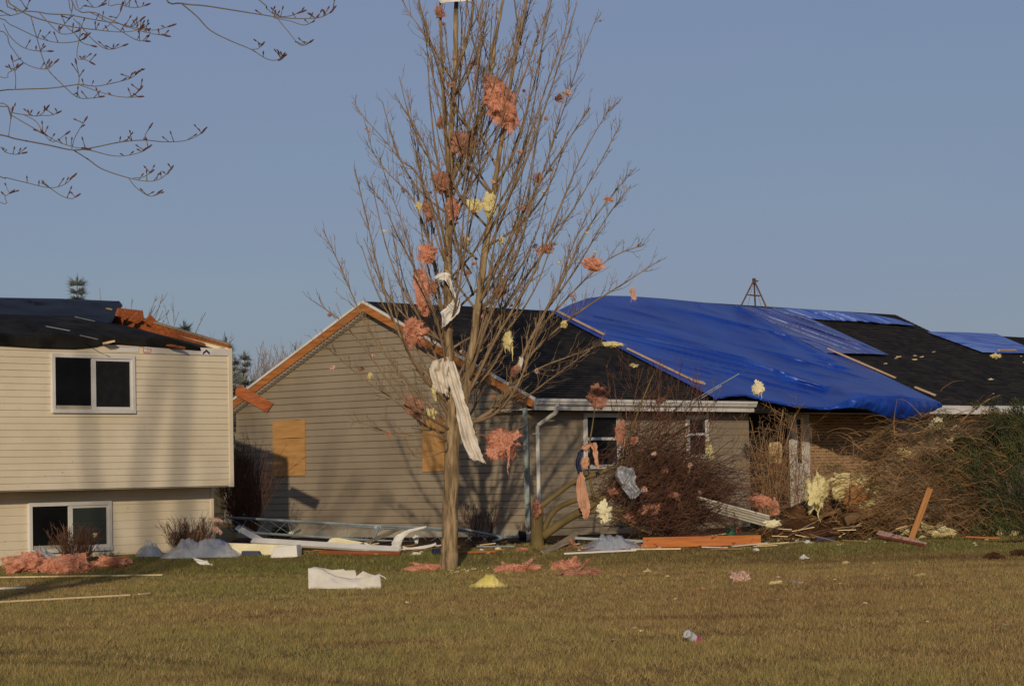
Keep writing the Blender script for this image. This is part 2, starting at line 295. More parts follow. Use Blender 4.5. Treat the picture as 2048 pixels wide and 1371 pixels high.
def grass():
    rng = np.random.default_rng(5); out = []
    y0 = 17.8
    P = []
    for (a, bb, dens) in ((17.8, 22, 2600), (22, 27, 2200), (27, 33, 1700), (33, 40, 1200), (40, 47.5, 1000), (47.5, 51, 500)):
        wdt = bb * 0.2048 * 2 + 5.5; n = int(dens * (bb - a) * wdt)
        p = np.column_stack([rng.uniform(-wdt / 2, wdt / 2, n), rng.uniform(a, bb, n)]); P.append(p)
    P = np.vstack(P); n = len(P)
    # clumpy patches from a few random sine fields
    def field(sc, seed):
        r = np.random.default_rng(seed); f = np.zeros(n)
        for _ in range(9):
            k = r.normal(0, sc, 2); f += np.sin(P[:, 0] * k[0] * 1.0 + P[:, 1] * k[1] * 0.6 + r.uniform(0, 6.28))
        return f / 9 ** 0.5
    big = field(0.7, 1); mid = field(3.2, 2); fine = field(11, 3)
    gx = np.clip((P[:, 1] - 42.6) / 5.9, 0, 1); gx = gx * gx * (3 - 2 * gx) * 0.245
    g2 = np.clip((P[:, 1] - 48) / 6, 0, 1); z = gx + 0.035 * g2 * g2 * (3 - 2 * g2)
    h = (0.034 + 0.007 * mid + 0.007 * fine + rng.normal(0, 0.012, n)); h = np.clip(h, 0.014, 0.11)
    wd = rng.uniform(0.0035, 0.0075, n) * (0.8 + P[:, 1] / 55)
    an = rng.uniform(0, np.pi, n); lean = rng.normal(0, 0.028, (n, 2)) + np.array([0.004, 0.0])
    dx = np.cos(an) * wd / 2; dy = np.sin(an) * wd / 2
    V = np.zeros((n, 3, 3))
    V[:, 0] = np.column_stack([P[:, 0] - dx, P[:, 1] - dy, z - 0.012]); V[:, 1] = np.column_stack([P[:, 0] + dx, P[:, 1] + dy, z - 0.012])
    V[:, 2] = np.column_stack([P[:, 0] + lean[:, 0], P[:, 1] + lean[:, 1], z + h])
    worn = np.zeros(n)                                            # scuffed bare patches at the right of the lawn
    for cx, cy, rx, ry in ((7.2, 43.6, 1.6, .7), (8.6, 42.2, 1.5, .6), (5.4, 42.8, 1.3, .45), (8.0, 39.5, 1.2, .4), (2.2, 27.5, .8, .35), (-1.6, 24.4, .7, .3)): worn += np.exp(-(((P[:, 0] - cx) / rx) ** 2 + ((P[:, 1] - cy) / ry) ** 2))
    h = np.clip(h * (1 - .55 * np.clip(worn, 0, 1)), .010, .11)
    green = 0.27 - .5 * worn + 0.19 * big + 0.07 * mid + 0.06 * fine + rng.normal(0, 0.22, n) + 0.46 * np.clip((P[:, 1] - 40) / 5, 0, 1) * np.clip((50 - P[:, 1]) / 4, 0, 1)
    green = np.clip(green, 0, 1)[:, None]
    tan = np.array(lin(176, 148, 98)[:3]); grn = np.array(lin(100, 108, 52)[:3]); brn = np.array(lin(122, 92, 62)[:3])
    br = np.clip(0.9 * worn + 0.22 - 0.22 * big + rng.normal(0, 0.3, n), 0, 1)[:, None]
    c = (tan * (1 - br) + brn * br) * (1 - green) + grn * green
    c *= (rng.uniform(0.6, 1.3, n) * (1 + .10 * fine))[:, None]
    me = bpy.data.meshes.new('grass'); me.vertices.add(n * 3); me.vertices.foreach_set('co', V.astype(np.float32).ravel())
    me.loops.add(n * 3); me.loops.foreach_set('vertex_index', np.arange(n * 3, dtype=np.int32))
    me.polygons.add(n); me.polygons.foreach_set('loop_start', np.arange(0, n * 3, 3, dtype=np.int32)); me.polygons.foreach_set('loop_total', np.full(n, 3, dtype=np.int32))
    ca = me.color_attributes.new('tint', 'FLOAT_COLOR', 'POINT')
    cc = np.ones((n, 3, 4), dtype=np.float32); cc[:, :, :3] = c[:, None, :]; ca.data.foreach_set('color', cc.ravel())
    me.materials.append(M['blade']); me.update(); me.validate()
    o = bpy.data.objects.new('grass', me); COL.objects.link(o); o['kind'] = 'stuff'
grass()

# ------------------------------------------------------------------ house frames
AX = math.radians(41.2)
U = Vector((math.sin(AX), math.cos(AX), 0)); N_ = Vector((math.cos(AX), -math.sin(AX), 0)); Z = Vector((0, 0, 1))
r_ = ray(1060, 1075); C0 = EYE + r_ * (53 / r_.y)                 # corner of the grey house at grade
r_ = ray(466, 970); A0 = EYE + r_ * (49.5 / r_.y)                 # lower right corner of the beige upper storey
def G(a, b, z): return C0 + U * a + N_ * b + Z * z
def Lh(a, b, z): return Vector((A0.x, A0.y, 0)) + U * a + N_ * b + Z * z
def gab(p): q = p - C0; return (q.dot(U), q.dot(N_), q.z)
def lab(p): q = p - Vector((A0.x, A0.y, 0)); return (q.dot(U), q.dot(N_), q.z)

def siding(mb, P, run, out, z0, z1, e, spans, holes=(), lip=0.019):
    """lap siding: P(t) base point at z=0, run direction, out normal; spans(z) -> (t0,t1)"""
    z = z0
    while z < z1 - 0.01:
        zt = min(z + e, z1)
        prof = [(0.0, 0.0), (0.0, lip), (0.885, lip * 0.75), (0.89, 0.0), (1.0, 0.0)]
        segs = [(spans(z), spans(zt))]
        cuts = [(h0, h1) for (h0, h1, hz0, hz1) in holes if z + e * 0.3 > hz0 and zt - e * 0.3 < hz1]
        rows = []
        (a0, a1), (b0, b1) = segs[0]
        if a1 - a0 < 0.02: z += e; continue
        parts = [(a0, a1, b0, b1)]
        for h0, h1 in cuts:
            np_ = []
            for (p0, p1, q0, q1) in parts:
                if h0 > p0 and h1 < p1: np_ += [(p0, h0, q0, h0), (h1, p1, h1, q1)]
                else: np_.append((p0, p1, q0, q1))
            parts = np_
        for (p0, p1, q0, q1) in parts:
            for i in range(4):
                (f0, o0), (f1, o1) = prof[i], prof[i + 1]
                L0 = p0 + (q0 - p0) * f0; L1 = p0 + (q0 - p0) * f1; R0 = p1 + (q1 - p1) * f0; R1 = p1 + (q1 - p1) * f1
                za = z + (zt - z) * f0; zb = z + (zt - z) * f1
                mb.add([P + run * L0 + out * o0 + Z * za, P + run * R0 + out * o0 + Z * za, P + run * R1 + out * o1 + Z * zb, P + run * L1 + out * o1 + Z * zb], [(0, 1, 2, 3)])
        z += e

def window(parent, F, a0, a1, z0, z1, out=0.02, style='slider', meeting=None, frame=0.055, glass='glass', right='glass', label=None):
    """F(a,b,z) wall frame; window = frame (part) > mullion, panes"""
    mb = MB()
    def bx(m, x0, x1, y0, y1, s0, s1):
        m.box(F((x0 + x1) / 2, (y0 + y1) / 2, (s0 + s1) / 2), (F(1, 0, 0) - F(0, 0, 0)), (F(0, 1, 0) - F(0, 0, 0)), Z, x1 - x0, y1 - y0, s1 - s0)
    d0, d1 = out - 0.03, out + 0.045
    bx(mb, a0, a1, d0, d1, z1 - frame, z1); bx(mb, a0, a1, d0, d1 + 0.01, z0, z0 + frame)
    bx(mb, a0, a0 + frame, d0, d1, z0 + frame, z1 - frame); bx(mb, a1 - frame, a1, d0, d1, z0 + frame, z1 - frame)
    w_ = mb.build('window', M['vinyl'], parent)
    if label: w_['label'] = label
    ia0, ia1, iz0, iz1 = a0 + frame, a1 - frame, z0 + frame, z1 - frame
    if style == 'slider':
        mid = (ia0 + ia1) / 2; m = MB(); bx(m, mid - 0.045, mid + 0.045, out - 0.02, out + 0.03, iz0, iz1); WL[w_.name] = WL[parent.name]
        m.build('mullion', M['vinyl'], w_)
        m = MB(); bx(m, mid + 0.045, ia1, out - 0.02, out + 0.022, iz0, iz0 + 0.05); bx(m, mid + 0.045, ia1, out - 0.02, out + 0.022, iz1 - 0.05, iz1); bx(m, ia1 - 0.035, ia1, out - 0.02, out + 0.022, iz0 + 0.05, iz1 - 0.05)
        m.build('sash', M['vinyl'], w_)
        m = MB(); bx(m, ia0, mid - 0.045, out - 0.02, out - 0.005, iz0, iz1); m.build('pane', M[glass], w_)
        m = MB(); bx(m, mid + 0.045, ia1 - 0.035, out - 0.02, out + 0.004, iz0 + 0.05, iz1 - 0.05); m.build('pane', M[right], w_)
        m = MB(); bx(m, ia0, mid - 0.045, out - 0.004, out + 0.012, iz0, iz0 + 0.07); m.build('sill_rail', M['concrete'], w_)
    else:
        zm = meeting; m = MB(); bx(m, ia0, ia1, out - 0.02, out + 0.03, zm - 0.03, zm + 0.03); m.build('meeting_rail', M['vinyl'], w_)
        m = MB(); bx(m, ia0, ia1, out - 0.02, out - 0.002, zm + 0.03, iz1); m.build('pane', M[glass], w_)
        m = MB(); bx(m, ia0, ia1, out - 0.02, out + 0.006, iz0, zm - 0.03); m.build('pane', M[right], w_)
    return w_

# ------------------------------------------------------------------ beige split level house on the left
def left_house():
    root = thing('split_level_house', 'beige split level house with a torn off roof under black plastic', 'house', Lh(-3, -3, 0.24))
    ZB = A0.z; ZT = plane(466, 697, Lh(0, 0, 0), N_).z
    FL = lambda a, b, z: Lh(a, b, z)
    a_l = -11.0
    def wz(py, px): return plane(px, py, Lh(0, 0, 0), N_).z
    def wa(px, py): return lab(plane(px, py, Lh(0, 0, 0), N_))[0]
    # upper wall
    wa0, wa1, wz0, wz1 = wa(101, 800), wa(267, 800), wz(826, 200), wz(709, 200)
    m = MB(); siding(m, Lh(0, 0, 0), U, N_, ZB, ZT, 0.1215, lambda z: (a_l, -0.10), holes=[(wa0 + 0.02, wa1 - 0.02, wz0 + 0.02, wz1 - 0.02)])
    m.build('upper_wall', M['beige'], root)
    m = MB(); m.box(Lh(a_l / 2 - 0.05, -4.0, (ZB + ZT) / 2), U, N_, Z, -a_l - 0.1, 7.96, ZT - ZB - 0.004); m.build('upper_storey', M['beige'], root)
    m = MB(); m.box(Lh(-0.05, 0.005, (ZB + ZT) / 2 - 0.01), U, N_, Z, 0.1, 0.05, ZT - ZB + 0.03); m.box(Lh(0.006, -0.04, (ZB + ZT) / 2 - 0.01), U, N_, Z, 0.03, 0.1, ZT - ZB + 0.03)
    m.build('corner_trim', M['beige'], root)
    # lower storey, set back
    LB = -0.6
    lz0 = 0.12; lz1 = ZB
    def l_a(px, py): return lab(plane(px, py, Lh(0, LB, 0), N_))[0]
    def l_z(px, py): return plane(px, py, Lh(0, LB, 0), N_).z
    l0, l1, lw0, lw1 = l_a(55, 1060), l_a(220, 1060), l_z(140, 1103), l_z(140, 1003)
    m = MB(); siding(m, Lh(0, LB, 0), U, N_, lz0, lz1, 0.155, lambda z: (a_l, -0.07), holes=[(l0 + 0.02, l1 - 0.02, lw0 + 0.02, lw1 - 0.02)], lip=0.014)
    m.build('lower_wall', M['beige'], root)
    m = MB(); m.box(Lh(a_l / 2 - 0.05, LB - 3.6, (lz0 + lz1) / 2 - 0.1), U, N_, Z, -a_l - 0.1, 7.16, lz1 - lz0 + 0.18); m.build('lower_storey', M['beige'], root)
    m = MB(); m.box(Lh(-0.035, LB, (lz0 + lz1) / 2), U, N_, Z, 0.07, 0.06, lz1 - lz0 - 0.01); m.build('corner_trim', M['beige'], root)
    m = MB(); m.box(Lh(a_l / 2, LB / 2 - 0.01, ZB - 0.012), U, N_, Z, -a_l, -LB - 0.02, 0.02); m.build('cantilever_soffit', M['beige'], root)
    window(root, FL, wa0, wa1, wz0, wz1, 0.02, 'slider', glass='glass', right='screen', frame=0.07)
    window(root, lambda a, b, z: Lh(a, b + LB, z), l0, l1, lw0, lw1, 0.02, 'slider', glass='glass', right='blind', frame=0.07)
    # strip of house wrap with print
    def strip(x0, x1, y0a, y0b, y1a, y1b, off, name, mt, par):
        q = [plane(x0, y0a, Lh(0, off, 0), N_), plane(x1, y0b, Lh(0, off, 0), N_), plane(x1, y1b, Lh(0, off, 0), N_), plane(x0, y1a, Lh(0, off, 0), N_)]
        m = MB(); m.prism(q, N_ * 0.004); return m.build(name, mt, par)
    wrap = strip(288, 457, 693, 700, 706, 711, 0.028, 'house_wrap', M['white'], root); WL[wrap.name] = WL[root.name]
    strip(234, 277, 694, 694, 704, 704, 0.028, 'house_wrap', M['white'], root)
    def ink(name, polys, mt):
        m = MB()
        for pl in polys: m.prism([plane(x, y, Lh(0, 0.033, 0), N_) for x, y in pl], N_ * 0.002)
        m.build(name, mt, wrap)
    s = 270 / 2048
    def zz(l): return [(210 + x * s, 670 + y * s) for x, y in l]
    ink('lettering', [zz([(592, 196), (692, 196), (692, 204), (592, 204)]), zz([(640, 208), (648, 208), (648, 226), (640, 226)]), zz([(684, 208), (692, 208), (692, 226), (684, 226)]), zz([(640, 226), (692, 226), (692, 233), (640, 233)]),
                      zz([(594, 251), (688, 253), (688, 261), (594, 259)]), zz([(576, 190), (581, 190), (581, 262), (576, 262)]), zz([(698, 200), (703, 200), (703, 262), (698, 262)]), zz([(585, 266), (690, 270), (690, 274), (585, 270)])], M['redink'])
    ink('chevron', [zz([(1484, 264), (1538, 214), (1538, 252), (1486, 298)]), zz([(1538, 214), (1590, 262), (1586, 298), (1538, 252)])], M['blueink'])
    # exposed framing of the torn gable
    pe = lab(plane(466, 692, Lh(0, 0, 0), U)); pr = lab(plane(300, 650, Lh(-0.05, 0, 0), U)); sl = (pr[2] - ZT) / (-pr[1])
    Rf = lambda a, b, z=0: Lh(a, b, ZT - b * sl + z)
    m = MB(); m.bar(Rf(-0.06, 0.02, 0.02), Rf(-0.06, -3.8, 0.02), 0.05, 0.10); m.build('gable_chord', M['cedar'], root)
    m = MB(); m.bar(Rf(-0.06, 0.03, 0.09), Rf(-0.06, -3.7, 0.09), 0.09, 0.03); m.build('deck_edge', M['oldwood'], root)
    m = MB(); m.bar(Lh(-0.06, -1.0, ZT + 0.055), Lh(-0.06, -4.6, ZT + 0.055), 0.05, 0.10); m.build('ceiling_chord', M['wood'], root)
    m = MB(); m.prism([Lh(-.16, -.6, ZT + .02), Lh(-.16, -4.4, ZT + .02), Rf(-.16, -3.75, -.02), Rf(-.16, -.6, -.02)], U * .02); m.build('inner_sheathing', M['cedar'], root)
    for k in range(7):
        b = -0.9 - 0.45 * k; m = MB(); m.bar(Lh(-0.061, b, ZT + 0.1), Rf(-0.061, b, -0.03), 0.045, 0.09, up=U)
        if -b * sl > 0.2: m.build('truss_web', M['wood'], root)
    m = MB(); m.prism([Lh(-0.09, 0.0, ZT + 0.02), Lh(-0.09, -1.5, ZT + 0.02), Rf(-0.09, -1.5, -0.03), Rf(-0.09, 0.0, -0.01)], U * 0.02); m.build('gable_panel', M['cream'], root)
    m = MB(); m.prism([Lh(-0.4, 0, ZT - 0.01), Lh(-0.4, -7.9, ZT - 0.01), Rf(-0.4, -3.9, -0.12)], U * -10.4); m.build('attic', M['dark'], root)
    # rafter end stubs at the eave
    for i, (x0, y0, x1, y1) in enumerate(((209, 686, 226, 682), (337, 690, 366, 696))):
        p = plane(x0, y0, Lh(0, 0.16, 0), N_); q = plane(x1, y1, Lh(0, 0.2, 0), N_); m = MB(); m.bar(p, q, 0.16, 0.035); m.build('rafter_stub', M['cedar' if i else 'palewood'], root)
    # black tarp in two sheets
    nn = (N_ * sl + Z).normalized(); base = Rf(0, 0.0, 0.05)
    tarp = thing('tarp', 'black plastic tarp stretched over the torn roof of the beige house', 'tarp', Rf(-3, -1.5))
    def sheet(name, top, bot, off, amp, nu=60, nv=18):
        def pl(poly, t):
            ds = [0]
            for i in range(1, len(poly)): ds.append(ds[-1] + math.hypot(poly[i][0] - poly[i - 1][0], poly[i][1] - poly[i - 1][1]))
            q = t * ds[-1]
            for i in range(1, len(poly)):
                if q <= ds[i] + 1e-9:
                    f = (q - ds[i - 1]) / max(1e-9, ds[i] - ds[i - 1]); return (poly[i - 1][0] + f * (poly[i][0] - poly[i - 1][0]), poly[i - 1][1] + f * (poly[i][1] - poly[i - 1][1]))
            return poly[-1]
        vs = []
        for j in range(nv):
            for i in range(nu):
                a = pl(top, i / (nu - 1)); b = pl(bot, i / (nu - 1)); f = j / (nv - 1)
                qx, qy = a[0] + (b[0] - a[0]) * f, a[1] + (b[1] - a[1]) * f; p = plane(qx, qy, base, nn)
                d = off + amp * fbm((p.x * 0.9 + p.y * 0.5, p.y * 0.7, p.z * 1.5), 1.3, 4) + amp * 0.8 * abs(mnoise.noise(Vector((p.x * 1.1 - p.z * 2, p.z * 3, 3))))
                if name == 'lower_sheet': d += .10 * (1 - abs(mnoise.noise(Vector((p.x * .55 + p.z * 2.2, p.y * .3 - p.z * 1.2, 7)))) * 2.4) * min(1, 4 * (1 - f), 6 * f)
                p = plane(qx, qy, base + nn * d, nn)
                if lab(p)[1] > .05: p = plane(qx, qy, Lh(0, .05, 0), N_)
                vs.append(p)
        m = MB(); m.grid(vs, nu, nv); o = m.build(name, M['felt' if name == 'lower_sheet' else 'blacktarp'], tarp, smooth=True); solid(o, 0.004); return o
    sheet('upper_sheet', [(-160, 590), (0, 595), (120, 597), (236, 602)], [(-160, 660), (0, 668), (110, 668), (210, 652)], 0.02, 0.035)
    sheet('side_flap', [(236, 601), (240, 603), (245, 611)], [(200, 655), (206, 652), (222, 646)], 0.06, 0.03, 6, 10)
    sheet('lower_sheet', [(-160, 624), (0, 628), (60, 630), (155, 632), (225, 647), (275, 656), (345, 678), (400, 694)], [(-160, 686), (0, 691), (80, 696), (150, 698), (190, 694), (217, 686), (300, 693), (402, 701)], 0.07, 0.05)
    for x0, y0, x1, y1 in ((150, 633, 190, 642), (92, 652, 140, 661), (160, 670, 196, 678)):  # thin pale strips added to draw glint lines along the tarp folds
        p = plane(x0, y0, base + nn * .17, nn); q = plane(x1, y1, base + nn * .17, nn); m = MB(); m.bar(p, q, .018, .01, up=nn); m.build('glint_strip', M['steel'], tarp)
    # loose boards lying on the torn corner
    def lb(label, poly, b, th, mt):
        m = MB(); m.prism([plane(x, y, Lh(0, b, 0), N_) for x, y in poly], -N_ * th + Z * .01); o = m.build('roof_board', mt); bevel(o, .006); tag(o, label, 'board', 'boards on the torn roof')
    lb('widest reddish board standing beside the black tarp on the torn roof', [(238, 616), (286, 621), (288, 633), (280, 640), (232, 632)], -2.6, .05, M['cedar'])
    lb('short reddish board slanted in front of the widest board on the torn roof', [(276, 623), (291, 637), (275, 647), (258, 641)], -2.4, .05, M['cedar'])
    lb('reddish board tipped on edge right of the other loose boards on the torn roof', [(303, 630), (333, 661), (308, 657), (288, 642)], -2.2, .05, M['cedar'])
    # broken plank sticking out from the corner
    p = at(472, 778, 49.9); q = at(541, 816, 49.6); m = MB(); d = (q - p).normalized(); s = Vector((0, -0.97, 0.25)); s = (s - d * s.dot(d)).normalized(); t = d.cross(s); m.box((p + q) / 2, d, s, t, (q - p).length, 0.045, 0.23)
    o = m.build('plank', M['cedar']); tag(o, 'reddish broken plank jutting out from the right corner of the beige house', 'board'); bevel(o, 0.006)
    return root
left_house()

# ------------------------------------------------------------------ grey ranch house
RK = -0.30                                                       # rake overhang
ap = gab(plane(725, 602, G(RK, 0, 0), U)); ev = gab(plane(1070, 797, G(RK, 0, 0), U))
SL = (ap[2] - ev[2]) / (ev[1] - ap[1]); BR, ZR = ap[1], ap[2]; BE, ZE = ev[1], ev[2]
WID = -2 * BR                                                    # gable width
NR = (N_ * SL + Z).normalized()
def Rp(a, b, off=0.0): return G(a, b, ZE + (BE - b) * SL) + NR * off       # point on the front roof plane
def rpx(px, py, off=0.0): return plane(px, py, Rp(0, BE), NR) + NR * off
def ruv(v): q = v - C0; return (q.dot(U), (BE - q.dot(N_)) * math.hypot(1, SL))
B2 = -5.82                                                       # ridge of the raised middle part
def grey_house():
    root = thing('ranch_house', 'taupe ranch house with a charcoal roof partly covered by blue tarps', 'house', G(6, -4, 0))
    AL = 34.0; ZS = 2.68                                         # length, soffit height
    under = lambda b: ZE + (BE - abs(b - BR) + (-BR - 0) * 0 - (BE - 0)) * 0
    def zroof(b):                                                # underside of the roof at b
        return ZR - abs(b - BR) * SL - 0.13
    # gable wall, siding with clipped courses (t runs back along -N)
    def spans(z):
        lo, hi = 0.10, WID - 0.06
        if z > zroof(0): d = (ZR - 0.13 - z) / SL; lo = max(lo, -BR - d); hi = min(hi, -BR + d)
        return (lo, max(lo, hi))
    m = MB(); siding(m, G(0, 0, 0), -N_, -U, 0.18, ZR - 0.14, 0.1525, spans, lip=0.017); m.build('gable_wall', M['taupe'], root)
    m = MB(); m.prism([G(0.0, 0, -0.1), G(0.0, -WID, -0.1), G(0.0, -WID, zroof(-WID)), G(0.0, BR, ZR - 0.13), G(0.0, 0, zroof(0))], U * 0.15); m.build('wall_core', M['taupe'], root)
    m = MB(); m.box(G(-0.012, -WID / 2, 0.06), U, N_, Z, 0.05, WID - 0.02, 0.24); m.build('foundation', M['concrete'], root)
    m = MB(); m.box(G(0.03, -0.03, 1.25), U, N_, Z, 0.10, 0.10, 2.5); m.build('corner_trim', M['taupe'], root)
    m = MB(); m.box(G(-0.005, -WID + 0.03, 1.25), U, N_, Z, 0.06, 0.08, 2.4); m.build('corner_trim', M['taupe'], root)
    # front wall
    F = lambda a, b, z: G(a, b, z)
    fa = lambda px, py: gab(plane(px, py, G(0, 0, 0), N_))[0]
    fz = lambda px, py: gab(plane(px, py, G(0, 0, 0), N_))[2]
    w1 = (fa(1166, 880), fa(1237, 880), fz(1200, 937), fz(1200, 826)); w2 = (fa(1371, 880), fa(1414, 880), fz(1392, 916), fz(1392, 830))
    AE = 7.95
    m = MB(); siding(m, G(0, 0, 0), U, N_, 0.18, ZS - 0.02, 0.1525, lambda z: (0.09, AE), holes=[(w1[0] + .02, w1[1] - .02, w1[2] + .02, w1[3] - .02), (w2[0] + .02, w2[1] - .02, w2[2] + .02, w2[3] - .02)], lip=0.017)
    m.build('front_wall', M['taupe'], root)
    m = MB(); m.box(G(AE / 2 + 0.05, -0.42, 1.315), U, N_, Z, AE - 0.1, 0.8, 2.73); m.build('wall_core', M['taupe'], root)
    window(root, F, *w1[:2], *w1[2:], out=0.02, style='hung', meeting=fz(1200, 877), glass='screen', right='screen', frame=0.09)
    window(root, F, *w2[:2], *w2[2:], out=0.02, style='hung', meeting=fz(1392, 868), glass='screen', right='screen', frame=0.09)
    # recessed entry, brick wall, far walls
    RB = -0.72
    ea = lambda px, py=900: gab(plane(px, py, G(0, RB, 0), N_))[0]
    ez = lambda px, py: gab(plane(px, py, G(0, RB, 0), N_))[2]
    a_d0, a_p0, a_p1, a_br, a_end = AE + 0.02, ea(1580), ea(1616), ea(1617), ea(1753)
    m = MB(); m.box(G((a_d0 + a_p0) / 2, RB - 0.05, 1.34), U, N_, Z, a_p0 - a_d0 - 0.01, 0.06, 2.69); m.build('entry_door', M['dark'], root)
    fr = MB()
    def bx(m_, x0, x1, z0, z1, b0=RB - 0.03, b1=RB + 0.06): m_.box(G((x0 + x1) / 2, (b0 + b1) / 2, (z0 + z1) / 2), U, N_, Z, x1 - x0, b1 - b0, z1 - z0)
    g0, g1 = ea(1591), ea(1602); zb = ez(1596, 926); zt = ez(1596, 838)
    bx(fr, a_p0, g0, 0.15, 2.68); bx(fr, g1, a_p1, 0.15, 2.68); bx(fr, g0, g1, 0.15, zb); bx(fr, g0, g1, zt, 2.68)
    sp = fr.build('sidelight', M['white'], root); WL[sp.name] = WL[root.name]
    m = MB(); bx(m, g0, g1, zb, zt, RB - 0.02, RB + 0.02); m.build('pane', M['glass'], sp)
    m = MB(); m.box(G((a_br + a_end) / 2, RB - 0.06, 1.33), U, N_, Z, a_end - a_br, 0.12, 2.71)
    m.build('brick_wall', M['brick'], root, uvf=lambda v: ((v - C0).dot(U), (v - C0).z))
    m = MB(); siding(m, G(0, -0.30, 0), U, N_, 0.1, ZS, 0.1525, lambda z: (a_end + 0.01, AL), lip=0.017); m.build('far_front_wall', M['taupe'], root)
    m = MB(); m.box(G((a_end + AL) / 2, -0.6, 1.33), U, N_, Z, AL - a_end - 0.02, 0.58, 2.7); m.build('wall_core', M['taupe'], root)
    m = MB(); m.box(G(AE + 2.6, -4.5, 1.28), U, N_, Z, 5.4, 7.3, 2.5); m.box(G(AL / 2, -7.2, 1.2), U, N_, Z, AL - 0.4, 3.6, 2.4); m.build('house_core', M['dark'], root)
    # roof
    e = 0.14; K = math.hypot(1, SL)
    def course(m, s0, s1, a0, a1, a0b, a1b, lip=0.012):
        P = lambda a, s, o: Rp(a, BE - s / K, o)
        m.add([P(a0, s0, lip), P(a1, s0, lip), P(a1b, s1, 0.001), P(a0b, s1, 0.001)], [(0, 1, 2, 3)]); m.add([P(a0, s0, -0.004), P(a1, s0, -0.004), P(a1, s0, lip), P(a0, s0, lip)], [(0, 1, 2, 3)])
    m = MB(); s = 0; sR = (BE - BR) * K; s2 = (BE - B2) * K
    while s < s2 - 0.01:
        st = min(s + e, s2)
        if s < sR - 0.01:
            st = min(st, sR); course(m, s, st, RK, AL, RK, AL)
        else: course(m, s, st, 9.9, 23.6, 9.9, 23.6)
        s = st
    m.add([Rp(RK, BE, -0.005), Rp(AL, BE, -0.005), Rp(AL, BR, -0.005), Rp(RK, BR, -0.005)], [(0, 1, 2, 3)])
    zb_ = ZR - (WID / 2 + 0.5) * SL
    m.add([G(RK, BR, ZR), G(AL, BR, ZR), G(AL, -WID - 0.5, zb_), G(RK, -WID - 0.5, zb_)], [(0, 1, 2, 3)])
    Z2 = Rp(0, B2).z - C0.z
    m.add([G(9.9, B2, Z2), G(23.6, B2, Z2), G(23.6, -12, Z2 + (B2 + 12) * -SL), G(9.9, -12, Z2 + (B2 + 12) * -SL)], [(0, 1, 2, 3)])
    for a in (9.9, 23.6): m.add([G(a, BR, ZR), G(a, B2, Z2), G(a, -12, Z2 - (B2 + 12) * SL)], [(0, 1, 2)])
    roof = m.build('roof', M['shingle'], root, uvf=ruv); WL[roof.name] = WL[root.name]
    # rake boards, drip edge, soffit
    def rake(off_a, th, dz0, dz1, name, mt, b0, b1, par=root, uv=True):
        z_ = lambda b: ZR - abs(b - BR) * SL
        m = MB(); m.prism([G(off_a, b0, z_(b0) - dz0), G(off_a, b1, z_(b1) - dz0), G(off_a, b1, z_(b1) - dz1), G(off_a, b0, z_(b0) - dz1)], U * th)
        return m.build(name, mt, par, uvf=lambda v: ((v - C0).dot(N_), (v - C0).z))
    rake(RK + 0.005, 0.035, 0.045, 0.225, 'rake_board', M['rakewood'], BE - 0.02, BR + 0.001); rake(RK + 0.005, 0.035, 0.045, 0.225, 'rake_board', M['rakewood'], BR - 0.001, 2 * BR - BE)
    rake(RK - 0.012, 0.05, -0.018, 0.04, 'drip_edge', M['white'], BE, BR + 0.001, roof); rake(RK - 0.012, 0.05, -0.018, 0.04, 'drip_edge', M['white'], BR - 0.001, 2 * BR - BE, roof)
    m = MB(); nseg = 46                                          # ribbed soffit left of the apex
    for k in range(nseg):
        b0 = BR - (WID / 2 + 0.45) * k / nseg; b1 = BR - (WID / 2 + 0.45) * (k + 0.62) / nseg; zf = lambda b: ZR - abs(b - BR) * SL - 0.222
        m.prism([G(RK + 0.045, b0, zf(b0)), G(-0.005, b0, zf(b0)), G(-0.005, b1, zf(b1) - .022), G(RK + 0.045, b1, zf(b1) - .022)], Z * 0.01)
    m.prism([G(RK + 0.045, BR, ZR - 0.17), G(-0.005, BR, ZR - 0.17), G(-0.005, 2 * BR - BE, ZE - 0.17), G(RK + 0.045, 2 * BR - BE, ZE - 0.17)], Z * 0.01)
    m.build('gable_soffit', M['white'], root)
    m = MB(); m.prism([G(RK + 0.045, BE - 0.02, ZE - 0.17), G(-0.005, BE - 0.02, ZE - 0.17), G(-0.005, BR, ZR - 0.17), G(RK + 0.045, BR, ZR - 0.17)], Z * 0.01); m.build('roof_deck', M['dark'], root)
    # eave: gutter, fascia, soffit
    AG = gab(rpx(1510, 808))[0] + 0.15
    m = MB(); m.prism([G(RK, BE, ZE + 0.005), G(RK, BE + 0.10, ZE + 0.005), G(RK, BE + 0.10, ZE - 0.05), G(RK, BE + 0.075, ZE - 0.075), G(RK, BE + 0.075, ZE - 0.10), G(RK, BE + 0.05, ZE - 0.13), G(RK, BE, ZE - 0.13)], U * (AG - RK)); g = m.build('gutter', M['white'], root)
    m = MB(); m.prism([G(RK, BE - 0.03, ZE - 0.02), G(RK, BE - 0.002, ZE - 0.02), G(RK, BE - 0.002, ZE - 0.235), G(RK, BE - 0.03, ZE - 0.235)], U * (AG - RK)); m.build('fascia', M['white'], root)
    a2 = gab(rpx(1800, 805))[0]
    m = MB(); m.prism([G(a2, BE - 0.03, ZE - 0.02), G(a2, BE + 0.03, ZE - 0.02), G(a2, BE + 0.03, ZE - 0.24), G(a2, BE - 0.03, ZE - 0.24)], U * (AL - a2)); m.build('fascia', M['white'], root)
    m = MB(); m.prism([G(AG, BE - 0.03, ZE - 0.02), G(AG, BE - 0.002, ZE - 0.02), G(AG, BE - 0.002, ZE - 0.24), G(AG, BE - 0.03, ZE - 0.24)], U * (a2 - AG)); m.build('fascia', M['dark'], root)
